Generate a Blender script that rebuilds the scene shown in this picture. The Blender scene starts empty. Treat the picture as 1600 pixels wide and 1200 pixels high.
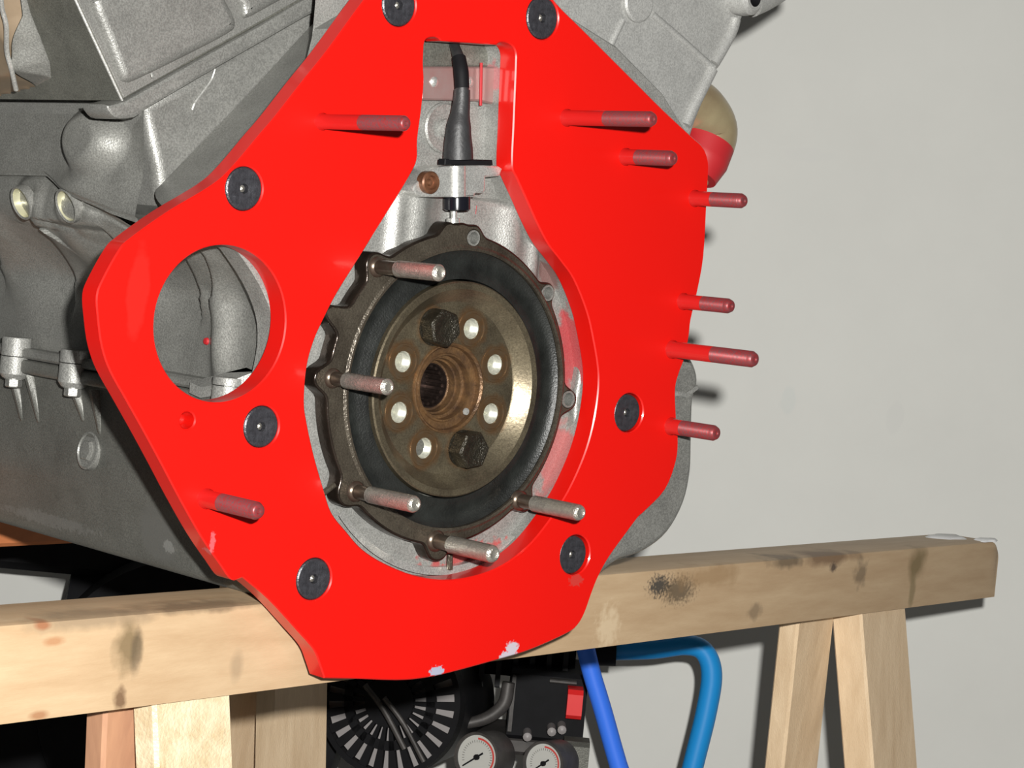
import bpy, bmesh, math, random
from mathutils import Vector, Matrix
random.seed(4)
sc = bpy.context.scene
COL = sc.collection

# ------------------------------------------------------------------ camera
# World axes: X = engine's right, Y = along the crankshaft into the engine, Z = up.
F = 3500.0
_b = Vector((-3170, -470, F)).normalized()
_v2 = Vector((2717, 80, F)).normalized()
_u = _b.cross(_v2).normalized()
if _u.y > 0: _u = -_u
_r = _b.cross(_u).normalized()
RW = Matrix((_r, _b, _u))                      # camera coordinates (x right, y down, z forward) -> world
def ray(px, py): return RW @ Vector((px - 800, py - 600, F))
ZC = 0.0
O = Vector((0, 0, 1.0))                        # crank centre on the plate's front plane
DEPTH0 = 1.285
CAM = O - ray(730, 612) * (DEPTH0 / F)
cd = bpy.data.cameras.new('camera'); cam = bpy.data.objects.new('camera', cd); COL.objects.link(cam)
cd.sensor_width = 36; cd.lens = 36 * F / 1600; cd.clip_start = 0.05; cd.clip_end = 50
cm = Matrix(((RW @ Vector((1,0,0))), (RW @ Vector((0,-1,0))), (RW @ Vector((0,0,-1))))).transposed().to_4x4()
cm.translation = CAM; cam.matrix_world = cm
sc.camera = cam
sc.view_settings.view_transform = 'Standard'; sc.view_settings.look = 'None'
sc.view_settings.gamma = 1; sc.view_settings.use_curve_mapping = False
sc.view_settings.exposure = 0.0
# ------------------------------------------------------------------ light: the camera's flash and a weak room light
w = bpy.data.worlds.new('world'); sc.world = w; w.use_nodes = True
w.node_tree.nodes['Background'].inputs[0].default_value = (0.9, 0.95, 1.0, 1)
w.node_tree.nodes['Background'].inputs[1].default_value = 0.032
fl = bpy.data.lights.new('camera_flash', 'POINT'); fl.energy = 154; fl.shadow_soft_size = 0.010; fl.color = (1, 0.985, 0.95)
flo = bpy.data.objects.new('camera_flash', fl); COL.objects.link(flo)
flo.location = CAM + RW @ Vector((0.050, -0.050, 0.0))

def P(px, py, d=0.0):                          # pixel -> plane Y = d (parallel to the plate)
    v = ray(px, py); t = (d - CAM.y) / v.y
    return CAM + v * t
def PX(px, py, x):                             # pixel -> plane X = x (engine's flank)
    v = ray(px, py); t = (x - CAM.x) / v.x
    return CAM + v * t
def PZ(px, py, z):                             # pixel -> camera depth z
    return CAM + ray(px, py) * (z / F)
def mm(px_len, px, py, d=0.0):                 # vertical pixel length -> metres at that spot
    return (P(px, py - px_len / 2, d) - P(px, py + px_len / 2, d)).length

# ------------------------------------------------------------------ materials
def mat(name, col, rough=0.5, metal=0.0, spec=0.5, coat=0.0, var=0.0, vscale=60, bump=0.0, bscale=400, speck=0.0, stretch=None, col2=None):
    m = bpy.data.materials.new(name); m.use_nodes = True
    nt = m.node_tree; N = nt.nodes; L = nt.links; b = N['Principled BSDF']
    b.inputs['Roughness'].default_value = rough; b.inputs['Metallic'].default_value = metal
    b.inputs['Specular IOR Level'].default_value = spec; b.inputs['Coat Weight'].default_value = coat
    b.inputs['Coat Roughness'].default_value = 0.09
    c = (*col, 1)
    b.inputs['Base Color'].default_value = c
    m['last'] = 0
    tc = N.new('ShaderNodeTexCoord'); mp = N.new('ShaderNodeMapping'); L.new(tc.outputs['Object'], mp.inputs[0])
    if stretch: mp.inputs['Scale'].default_value = stretch
    if var or col2:
        n = N.new('ShaderNodeTexNoise'); n.inputs['Scale'].default_value = vscale; n.inputs['Detail'].default_value = 6
        n.inputs['Roughness'].default_value = 0.65
        L.new(mp.outputs[0], n.inputs[0])
        r = N.new('ShaderNodeValToRGB'); r.color_ramp.elements[0].position = 0.3; r.color_ramp.elements[1].position = 0.7
        if col2: r.color_ramp.elements[0].color = (*col2, 1); r.color_ramp.elements[1].color = c
        else:
            r.color_ramp.elements[0].color = (*[x * (1 - var) for x in col], 1)
            r.color_ramp.elements[1].color = (*[min(1, x * (1 + var)) for x in col], 1)
        L.new(n.outputs[0], r.inputs[0]); L.new(r.outputs[0], b.inputs['Base Color'])
    if speck:
        src = b.inputs['Base Color'].links[0].from_socket
        n3 = N.new('ShaderNodeTexNoise'); n3.inputs['Scale'].default_value = 1100; n3.inputs['Detail'].default_value = 2; L.new(mp.outputs[0], n3.inputs[0])
        r3 = N.new('ShaderNodeMapRange'); r3.inputs['From Min'].default_value = 0.35; r3.inputs['From Max'].default_value = 0.65
        r3.inputs['To Min'].default_value = 1 - speck; r3.inputs['To Max'].default_value = 1 + speck; L.new(n3.outputs[0], r3.inputs['Value'])
        vm = N.new('ShaderNodeVectorMath'); vm.operation = 'SCALE'; L.new(src, vm.inputs[0]); L.new(r3.outputs['Result'], vm.inputs['Scale'])
        L.new(vm.outputs[0], b.inputs['Base Color'])
    if bump:
        n2 = N.new('ShaderNodeTexNoise'); n2.inputs['Scale'].default_value = bscale; n2.inputs['Detail'].default_value = 3
        L.new(mp.outputs[0], n2.inputs[0])
        bp = N.new('ShaderNodeBump'); bp.inputs['Strength'].default_value = bump; bp.inputs['Distance'].default_value = 0.001
        L.new(n2.outputs[0], bp.inputs['Height']); L.new(bp.outputs[0], b.inputs['Normal'])
    return m
def stain(m, blobs, soft=0.25):
    """blobs: (centre, radii, colour, strength, noise_scale, soft) fixed marks in object coordinates"""
    nt = m.node_tree; N = nt.nodes; L = nt.links; b = N['Principled BSDF']
    tc = N.new('ShaderNodeTexCoord')
    for (c, rad, colr, st, ns, ragged) in blobs:
        src = b.inputs['Base Color'].links[0].from_socket if b.inputs['Base Color'].links else None
        mp = N.new('ShaderNodeMapping'); mp.vector_type = 'TEXTURE'
        mp.inputs['Location'].default_value = c; mp.inputs['Scale'].default_value = rad
        L.new(tc.outputs['Object'], mp.inputs[0])
        ln = N.new('ShaderNodeVectorMath'); ln.operation = 'LENGTH'; L.new(mp.outputs[0], ln.inputs[0])
        n = N.new('ShaderNodeTexNoise'); n.inputs['Scale'].default_value = ns; n.inputs['Detail'].default_value = 5
        L.new(tc.outputs['Object'], n.inputs[0])
        a = N.new('ShaderNodeMath'); a.operation = 'MULTIPLY_ADD'; L.new(n.outputs[0], a.inputs[0]); a.inputs[1].default_value = ragged * 2; 
        s = N.new('ShaderNodeMath'); s.operation = 'SUBTRACT'; s.inputs[0].default_value = 1.0 - ragged; L.new(ln.outputs['Value'], s.inputs[1])
        L.new(s.outputs[0], a.inputs[2])
        mr = N.new('ShaderNodeMapRange'); mr.inputs['From Min'].default_value = 0.0; mr.inputs['From Max'].default_value = soft
        mr.inputs['To Max'].default_value = st
        L.new(a.outputs[0], mr.inputs['Value'])
        mx = N.new('ShaderNodeMix'); mx.data_type = 'RGBA'
        L.new(mr.outputs['Result'], mx.inputs['Factor'])
        if src: L.new(src, mx.inputs['A'])
        else: mx.inputs['A'].default_value = b.inputs['Base Color'].default_value
        mx.inputs['B'].default_value = (*colr, 1)
        L.new(mx.outputs['Result'], b.inputs['Base Color'])
    return m

M = {}
M['red'] = mat('red_paint', (0.56, 0.005, 0.0025), 0.36, coat=0.4, spec=0.4, bump=0.05, bscale=120)
M['red_stud'] = mat('red_stud_paint', (0.40, 0.008, 0.007), 0.25, coat=0.5, spec=0.6)
M['red_thread'] = mat('scuffed_red_thread', (0.30, 0.016, 0.018), 0.4, metal=0.35, col2=(0.12, 0.06, 0.065), vscale=700)
M['alu'] = mat('cast_aluminium', (0.20, 0.20, 0.185), 0.40, metal=0.35, spec=0.6, speck=0.22, var=0.13, vscale=55, bump=0.22, bscale=900)
M['alu_light'] = mat('light_cast_aluminium', (0.25, 0.25, 0.235), 0.42, metal=0.30, spec=0.5, speck=0.22, var=0.13, vscale=70, bump=0.30, bscale=1100)
M['alu_bright'] = mat('pale_cast_aluminium', (0.335, 0.335, 0.32), 0.45, metal=0.25, spec=0.5, speck=0.16, var=0.08, vscale=70, bump=0.25, bscale=1100)  # lighter tone, used on the right bank
M['alu_left'] = mat('grey_cast_aluminium', (0.195, 0.195, 0.182), 0.38, metal=0.35, spec=0.55, speck=0.2, var=0.13, vscale=60, bump=0.25, bscale=1100)  # darker tone, used on the left bank
M['alu_dark'] = mat('dark_cast_aluminium', (0.13, 0.13, 0.112), 0.38, metal=0.35, speck=0.22, var=0.22, vscale=40, bump=0.18, bscale=800)
M['pan'] = mat('grey_pan_aluminium', (0.115, 0.115, 0.103), 0.45, metal=0.25, speck=0.22, var=0.2, vscale=22, bump=0.2, bscale=900)
M['alu_shiny'] = mat('machined_aluminium', (0.62, 0.62, 0.59), 0.3, metal=0.7, speck=0.2, var=0.15, vscale=90, bump=0.15, bscale=500)
M['steel_screw'] = mat('black_oxide_steel', (0.045, 0.045, 0.052), 0.36, metal=0.45, spec=0.8, var=0.4, vscale=300, bump=0.3, bscale=900)
M['zinc'] = mat('zinc_sleeve', (0.36, 0.34, 0.30), 0.28, metal=0.7, var=0.2, vscale=300, bump=0.5, bscale=1100)
M['shank'] = mat('brown_steel_shank', (0.10, 0.06, 0.045), 0.28, metal=0.8, col2=(0.16, 0.13, 0.10), vscale=150)
M['carrier'] = mat('oily_carrier_metal', (0.105, 0.09, 0.068), 0.34, metal=0.55, spec=0.6, speck=0.2, col2=(0.045, 0.036, 0.027), vscale=45, bump=0.5, bscale=600)
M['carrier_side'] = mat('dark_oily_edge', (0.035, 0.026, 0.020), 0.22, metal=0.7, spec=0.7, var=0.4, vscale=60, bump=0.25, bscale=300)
M['rubber'] = mat('black_seal_rubber', (0.010, 0.011, 0.010), 0.42, spec=0.5, var=0.6, vscale=60, bump=0.3, bscale=900)
M['boot'] = mat('black_boot_rubber', (0.022, 0.022, 0.023), 0.5, spec=0.5, var=0.2, vscale=150, bump=0.2, bscale=600)
M['flange'] = mat('stained_crank_steel', (0.225, 0.19, 0.125), 0.33, metal=0.75, speck=0.2, col2=(0.105, 0.085, 0.058), vscale=38, bump=0.10, bscale=500)
M['rust'] = mat('rusty_bore_steel', (0.19, 0.105, 0.045), 0.4, metal=0.5, col2=(0.06, 0.035, 0.022), vscale=110, bump=0.5, bscale=500)
M['bore'] = mat('dark_bore', (0.05, 0.035, 0.03), 0.3, metal=0.8, var=0.4, vscale=200)
M['thread_light'] = mat('bright_threads', (0.45, 0.45, 0.38), 0.3, metal=0.5, var=0.25, vscale=500)
M['hexhead'] = mat('oily_hex_steel', (0.030, 0.026, 0.018), 0.35, metal=0.6, spec=0.7, var=0.5, vscale=300, bump=0.8, bscale=900)
M['rim'] = mat('rust_ring_steel', (0.15, 0.115, 0.075), 0.33, metal=0.7, col2=(0.16, 0.08, 0.03), vscale=90)
M['wood'] = mat('pale_sawn_wood', (0.50, 0.365, 0.225), 0.5, spec=0.45, col2=(0.40, 0.27, 0.155), vscale=9, stretch=(1.2, 9, 9), bump=0.15, bscale=150)
M['wood_pale'] = mat('pale_pine_wood', (0.74, 0.57, 0.38), 0.45, spec=0.5, col2=(0.58, 0.42, 0.26), vscale=14, stretch=(6, 6, 0.8), bump=0.4, bscale=300)
M['wood_glue'] = mat('varnished_pine', (0.72, 0.62, 0.44), 0.35, spec=0.5, col2=(0.50, 0.38, 0.22), vscale=60, bump=0.6, bscale=500)
M['wood_pink'] = mat('reddish_wood', (0.42, 0.225, 0.13), 0.6, col2=(0.33, 0.17, 0.10), vscale=20, stretch=(6, 6, 0.8))
M['wood_orange'] = mat('orange_wood', (0.50, 0.17, 0.06), 0.6, var=0.2, vscale=20)
M['wall'] = mat('painted_wall', (0.74, 0.74, 0.70), 0.7, spec=0.25, var=0.035, vscale=3.5, bump=0.12, bscale=90)
M['floor'] = mat('concrete_floor', (0.16, 0.155, 0.145), 0.8, var=0.2, vscale=8, bump=0.3, bscale=60)
M['black'] = mat('black_plastic', (0.006, 0.006, 0.007), 0.65, spec=0.15, var=0.3, vscale=40)
M['black_metal'] = mat('black_enamel', (0.009, 0.009, 0.010), 0.5, spec=0.25, var=0.3, vscale=40)
M['fin'] = mat('grey_motor_fin', (0.30, 0.28, 0.275), 0.5, metal=0.1)
M['dull'] = mat('dull_grey_casting', (0.06, 0.055, 0.052), 0.5, metal=0.3, var=0.4, vscale=60)
M['blue'] = mat('blue_tube_paint', (0.012, 0.25, 0.62), 0.45, spec=0.3)
M['blue2'] = mat('bright_blue_rubber', (0.04, 0.18, 0.85), 0.5, spec=0.3)
M['dial'] = mat('white_dial', (0.46, 0.46, 0.43), 0.5)
M['dial_red'] = mat('red_dial_mark', (0.5, 0.05, 0.04), 0.5)
M['switch'] = mat('red_switch', (0.75, 0.02, 0.02), 0.4)
M['tan'] = mat('tan_yellow_pipe', (0.44, 0.37, 0.22), 0.28, metal=0.45, col2=(0.28, 0.20, 0.12), vscale=18)
M['cap_red'] = mat('dull_red_cap', (0.36, 0.014, 0.018), 0.5)
M['white_chip'] = mat('white_plaster', (0.85, 0.85, 0.85), 0.4)
M['brown_bolt'] = mat('rusty_bolt', (0.17, 0.075, 0.04), 0.35, metal=0.5, var=0.4, vscale=200)
M['bronze'] = mat('bronze_housing', (0.33, 0.25, 0.17), 0.35, metal=0.5, var=0.15, vscale=30)
M['yellow_plug'] = mat('yellow_zinc_plug', (0.62, 0.60, 0.42), 0.3, metal=0.5, var=0.1, vscale=80)
M['over'] = mat('red_oversprayed_aluminium', (0.62, 0.03, 0.03), 0.38, metal=0.2, col2=(0.46, 0.42, 0.40), vscale=48, bump=0.3, bscale=400)
M['pink'] = mat('pink_tinted_plate', (0.27, 0.22, 0.21), 0.35, metal=0.3, col2=(0.26, 0.12, 0.11), vscale=20)

# ------------------------------------------------------------------ mesh helpers
class MB:
    def __init__(s): s.v = []; s.f = []; s.m = []
    def add(s, vs, fs, mi=0):
        o = len(s.v); s.v += [tuple(v) for v in vs]; s.f += [tuple(i + o for i in f) for f in fs]; s.m += [mi] * len(fs); return s
    def build(s, name, mats, parent=None, smooth=35, origin=None):
        me = bpy.data.meshes.new(name)
        o = Vector(origin) if origin is not None else Vector((0, 0, 0))
        me.from_pydata([(v[0] - o.x, v[1] - o.y, v[2] - o.z) for v in s.v], [], s.f)
        if not isinstance(mats, (list, tuple)): mats = [mats]
        for m_ in mats: me.materials.append(m_)
        me.polygons.foreach_set('material_index', s.m)
        bm = bmesh.new(); bm.from_mesh(me); bmesh.ops.recalc_face_normals(bm, faces=bm.faces); bm.to_mesh(me); bm.free()
        if smooth:
            me.polygons.foreach_set('use_smooth', [True] * len(me.polygons)); me.set_sharp_from_angle(angle=math.radians(smooth))
        ob = bpy.data.objects.new(name, me); COL.objects.link(ob); ob.location = o
        if parent is not None: setpar(ob, parent)
        return ob
def wloc(o):
    v = Vector(o.location)
    while o.parent: o = o.parent; v = v + o.location
    return v
def setpar(ob, parent):
    l = Vector(ob.location); ob.parent = parent; ob.location = l - wloc(parent)
def empty(name, loc, label, cat, group=None):
    o = bpy.data.objects.new(name, None); COL.objects.link(o); o.location = loc; o.empty_display_size = 0.05
    o['label'] = label; o['category'] = cat
    if group: o['group'] = group
    return o
def catmull(pts, closed=True, n=4):
    """pts (x, y[, 'c']): smooth through the points, keeping 'c' ones as corners"""
    k = len(pts); out = []
    cor = [len(p) > 2 for p in pts]; q = [Vector((p[0], p[1])) for p in pts]
    for i in range(k if closed else k - 1):
        j = (i + 1) % k
        p1, p2 = q[i], q[j]
        p0 = q[i - 1] if (closed or i > 0) and not cor[i] else p1 * 2 - p2
        p3 = q[(i + 2) % k] if (closed or i + 2 < k) and not cor[j] else p2 * 2 - p1
        for s in range(n):
            t = s / n
            out.append(0.5 * ((2 * p1) + (p2 - p0) * t + (2 * p0 - 5 * p1 + 4 * p2 - p3) * t * t + (3 * p1 - p0 - 3 * p2 + p3) * t ** 3))
    if not closed: out.append(q[-1])
    return out
def area2(l): return sum(l[i - 1][0] * l[i][1] - l[i][0] * l[i - 1][1] for i in range(len(l))) / 2
def inset(l, b):
    """move every vertex b to the left of travel (inside for a CCW loop)"""
    n = len(l); out = []
    for i in range(n):
        a = (l[i] - l[i - 1]); c = (l[(i + 1) % n] - l[i])
        if a.length < 1e-9: a = c
        if c.length < 1e-9: c = a
        a = a.normalized(); c = c.normalized()
        na = Vector((-a.y, a.x)); nc = Vector((-c.y, c.x)); m_ = na + nc
        m_ = m_.normalized() if m_.length > 1e-6 else na
        out.append(l[i] + m_ * (b / max(0.45, m_.dot(na))))
    return out
def prism(mb, outer, y0, y1, bevel=0.0, steps=1, holes=(), mi=0, mside=None, back=True, axis='Y'):
    """solid between planes y0 (towards the viewer) and y1 from 2D (X,Z) loops, with a rounded front edge"""
    mside = mi if mside is None else mside
    loops = []
    for k, l in enumerate([outer] + list(holes)):
        l = [Vector((p[0], p[1])) for p in l]
        if (area2(l) < 0) != (k > 0): l.reverse()
        loops.append(l)
    def place(p, y): return (p.x, y, p.y) if axis == 'Y' else (y, p.x, p.y) if axis == 'X' else (p.x, p.y, y)
    sg = 1 if y1 > y0 else -1
    fronts = []
    for l in loops:
        ring_pts = []
        if bevel > 0:
            for s in range(steps + 1):
                a = math.pi / 2 * s / steps
                ring_pts.append((inset(l, bevel * (1 - math.sin(a))), y0 + sg * bevel * (1 - math.cos(a))))
        else: ring_pts.append((l, y0))
        ring_pts.append((l, y1))
        n = len(l); vs = []; fs = []
        for (r_, y) in ring_pts: vs += [place(p, y) for p in r_]
        for s in range(len(ring_pts) - 1):
            for i in range(n):
                j = (i + 1) % n
                fs.append((s * n + i, s * n + j, (s + 1) * n + j, (s + 1) * n + i))
        mb.add(vs, fs, mside); fronts.append(ring_pts[0][0])
    def cap(ls, y):
        bm = bmesh.new(); ed = []
        for l in ls:
            vv = [bm.verts.new((p.x, p.y, 0)) for p in l]
            ed += [bm.edges.new((vv[i], vv[(i + 1) % len(vv)])) for i in range(len(vv))]
        bmesh.ops.triangle_fill(bm, use_beauty=True, edges=ed)
        bm.verts.index_update()
        mb.add([place(v.co.xy, y) for v in bm.verts], [[v.index for v in f.verts] for f in bm.faces], mi); bm.free()
    cap(fronts, y0)
    if back: cap(loops, y1)
    return mb
def frame_for(ax):
    ax = Vector(ax).normalized()
    h = Vector((0, 0, 1)) if abs(ax.z) < 0.9 else Vector((1, 0, 0))
    a = ax.cross(h).normalized(); b = ax.cross(a).normalized()
    return a, b, ax
def lathe(mb, c, ax, prof, seg=32, mi=0, cap0=True, cap1=True, hexrot=0.0):
    """prof: (radius, offset along ax[, 'h' for a hexagonal ring][, material])"""
    a, b, ax = frame_for(ax); c = Vector(c); vs = []; fs = []; ms = []
    for p in prof:
        for i in range(seg):
            t = 2 * math.pi * i / seg; r_ = p[0]
            if 'h' in p: r_ = p[0] * math.cos(math.pi / 6) / math.cos(((t + hexrot) % (math.pi / 3)) - math.pi / 6)
            vs.append(c + a * (r_ * math.cos(t)) + b * (r_ * math.sin(t)) + ax * p[1])
    for k in range(len(prof) - 1):
        m_ = prof[k + 1][-1] if isinstance(prof[k + 1][-1], int) and len(prof[k + 1]) > 2 else mi
        for i in range(seg):
            j = (i + 1) % seg; fs.append((k * seg + i, k * seg + j, (k + 1) * seg + j, (k + 1) * seg + i)); ms.append(m_)
    if cap0: fs.append(tuple(range(seg))); ms.append(mi)
    if cap1:
        k = len(prof) - 1; fs.append(tuple(k * seg + i for i in range(seg)))
        ms.append(prof[-1][-1] if isinstance(prof[-1][-1], int) and len(prof[-1]) > 2 else mi)
    o = len(mb.v); mb.v += [tuple(v) for v in vs]; mb.f += [tuple(i + o for i in f) for f in fs]; mb.m += ms
    return mb
def tube(mb, pts, rads, seg=16, mi=0, n=6):
    """round tube through points with a radius at each"""
    if not isinstance(rads, (list, tuple)): rads = [rads] * len(pts)
    P3 = []; R3 = []
    q = [Vector(p) for p in pts]; k = len(q)
    for i in range(k - 1):
        p1, p2 = q[i], q[i + 1]; p0 = q[i - 1] if i else p1 * 2 - p2; p3 = q[i + 2] if i + 2 < k else p2 * 2 - p1
        for s in range(n):
            t = s / n
            P3.append(0.5 * ((2 * p1) + (p2 - p0) * t + (2 * p0 - 5 * p1 + 4 * p2 - p3) * t * t + (3 * p1 - p0 - 3 * p2 + p3) * t ** 3))
            R3.append(rads[i] * (1 - t) + rads[i + 1] * t)
    P3.append(q[-1]); R3.append(rads[-1])
    vs = []; fs = []; a = None
    for i, p in enumerate(P3):
        d = (P3[min(i + 1, len(P3) - 1)] - P3[max(i - 1, 0)]).normalized()
        if a is None: a = frame_for(d)[0]
        a = (a - d * a.dot(d)).normalized(); b = d.cross(a)
        for j in range(seg):
            t = 2 * math.pi * j / seg; vs.append(p + a * (R3[i] * math.cos(t)) + b * (R3[i] * math.sin(t)))
    for i in range(len(P3) - 1):
        for j in range(seg):
            jj = (j + 1) % seg; fs.append((i * seg + j, i * seg + jj, (i + 1) * seg + jj, (i + 1) * seg + j))
    fs.append(tuple(range(seg))); fs.append(tuple((len(P3) - 1) * seg + j for j in range(seg)))
    return mb.add(vs, fs, mi)
def box(mb, c, ex, ey, ez, sx, sy, sz, mi=0, bev=0.0):
    """box centred at c with unit axes ex,ey,ez and full sizes, edges along ex chamfered by bev"""
    c = Vector(c); ex = Vector(ex); ey = Vector(ey); ez = Vector(ez)
    y, z = sy / 2, sz / 2
    if bev > 0:
        pr = [(-y + bev, -z), (y - bev, -z), (y, -z + bev), (y, z - bev), (y - bev, z), (-y + bev, z), (-y, z - bev), (-y, -z + bev)]
    else: pr = [(-y, -z), (y, -z), (y, z), (-y, z)]
    n = len(pr); vs = [c + ex * (s * sx / 2) + ey * a + ez * b for s in (-1, 1) for a, b in pr]
    fs = [(i, (i + 1) % n, n + (i + 1) % n, n + i) for i in range(n)] + [tuple(range(n)), tuple(range(n, 2 * n))]
    return mb.add(vs, fs, mi)
def hfield(mb, u0, u1, v0, v1, step, place, mi=0, nvo=None):
    nu = max(2, int((u1 - u0) / step) + 1); nv = nvo or max(2, int((v1 - v0) / step) + 1); vs = []; fs = []
    for i in range(nu):
        for j in range(nv): vs.append(place(u0 + (u1 - u0) * i / (nu - 1), v0 + (v1 - v0) * j / (nv - 1)))
    for i in range(nu - 1):
        for j in range(nv - 1): fs.append((i * nv + j, (i + 1) * nv + j, (i + 1) * nv + j + 1, i * nv + j + 1))
    return mb.add(vs, fs, mi)
def g(x): return math.exp(-x * x)
def sstep(a, b, x):
    t = max(0, min(1, (x - a) / (b - a))); return t * t * (3 - 2 * t)
def segd(p, a, b):
    ax, ay = b[0] - a[0], b[1] - a[1]; L2 = ax * ax + ay * ay
    t = max(0, min(1, ((p[0] - a[0]) * ax + (p[1] - a[1]) * ay) / L2))
    return math.hypot(p[0] - a[0] - ax * t, p[1] - a[1] - ay * t)
def pl(p, pts): return min(segd(p, pts[i], pts[i + 1]) for i in range(len(pts) - 1))
def sidept(pts, x):
    r_ = [PX(a, b, x) for a, b in pts]; return [(v.y, v.z) for v in r_]
def xz(pts, d):
    out = []
    for p in pts:
        v = P(p[0], p[1], d); out.append((v.x, v.z) + ((p[2],) if len(p) > 2 else ()))
    return out

# ================================================================== room
wb = CAM + RW @ Vector((0, 0, 2.40))
fx = RW @ Vector((1, 0, 0)); fx.z = 0; fx.normalize()
fy = Vector((-fx.y, fx.x, 0))
if fy.dot(RW @ Vector((0, 0, 1))) < 0: fy = -fy
UP = Vector((0, 0, 1))
FLOORZ = CAM.z - 0.95
wall = MB(); box(wall, Vector((wb.x, wb.y, FLOORZ + 1.25)) + fy * 0.05 + fx * 0.3, fx, fy, UP, 5.0, 0.1, 2.5)
wo = wall.build('wall_back', M['wall'], smooth=0, origin=(wb.x, wb.y, FLOORZ)); wo['kind'] = 'structure'
wo['label'] = 'pale grey painted garage wall behind the engine'
def wallobj(px, py):
    v = ray(px, py); n = fy; t = (Vector((wb.x, wb.y, 0)) - CAM).dot(n) / v.dot(n); q = CAM + v * t; return tuple(q - Vector((wb.x, wb.y, FLOORZ)))
stain(M['wall'], [(wallobj(1232, 625), (0.010, 0.010, 0.016), (0.60, 0.66, 0.64), 0.22, 60, 0.5),
                  (wallobj(1398, 655), (0.010, 0.010, 0.020), (0.64, 0.64, 0.62), 0.2, 60, 0.4),
                  (wallobj(1262, 242), (0.030, 0.030, 0.008), (0.70, 0.70, 0.68), 0.2, 60, 0.5)])
flr = MB(); box(flr, Vector((wb.x, wb.y, FLOORZ - 0.05)) - fy * 1.6 + fx * 0.3, fx, fy, UP, 5.0, 3.4, 0.1)
fo = flr.build('floor', M['floor'], smooth=0, origin=(wb.x, wb.y, FLOORZ)); fo['kind'] = 'structure'
fo['label'] = 'grey concrete garage floor'

# ================================================================== front sawhorse
bd = RW @ _v2; bd.z = 0; bd.normalize()                  # along the beam, to the right
bn = Vector((bd.y, -bd.x, 0))
if bn.dot(CAM - O) < 0: bn = -bn                          # beam's front normal, towards the camera
PB = P(480, 1000, 0.0270)
def BP(px, py, off=0.0):                                  # pixel -> beam front plane
    v = ray(px, py); t = (PB - bn * off - CAM).dot(bn) / v.dot(bn); return CAM + v * t
zt = (BP(40, 968).z + BP(1300, 870).z) / 2; zb = (BP(10, 1126).z + BP(1555, 935).z) / 2
endp = BP(1557, 900); sB = (endp - PB).dot(bd); s0 = (BP(-160, 1000) - PB).dot(bd)
BH = zt - zb; BWID = 0.050

def BL(s, y, z): return PB + bd * s - bn * y + UP * (z - PB.z)   # s along, y back, z up
saw = empty('sawhorse', BL(0.2, 0.02, FLOORZ), 'long stained wooden sawhorse beam crossing under the red plate, nearest the camera', 'sawhorse')
mb = MB()
# cross-section with a rounded top back and a front rebate; the right end has a rounded upper corner
ns = 90; sec = []
for i in range(ns + 1):
    s = s0 + (sB - s0) * i / (ns - 12) * 0.96 if i <= ns - 12 else s0 + (sB - s0) * (0.96 + 0.04 * (1 - (1 - (i - ns + 12) / 12) ** 2))
    e = sB - s; drop = 0.0
    if e < 0.014: drop = 0.014 - math.sqrt(max(0, 0.014 ** 2 - (0.014 - e) ** 2))
    z1 = zt - drop; k = 0.0035
    sec.append([BL(s, 0, zb), BL(s, 0, z1 - k), BL(s, 0.001, z1 - 0.001), BL(s, k, z1), BL(s, BWID - 0.004, z1), BL(s, BWID, z1 - 0.004), BL(s, BWID, zb)])
n = 7; vs = [p for r_ in sec for p in r_]; fs = []
for i in range(ns):
    for j in range(n):
        jj = (j + 1) % n; fs.append((i * n + j, i * n + jj, (i + 1) * n + jj, (i + 1) * n + j))
fs += [tuple(range(n)), tuple(ns * n + j for j in range(n))]
mb.add(vs, fs)
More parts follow.
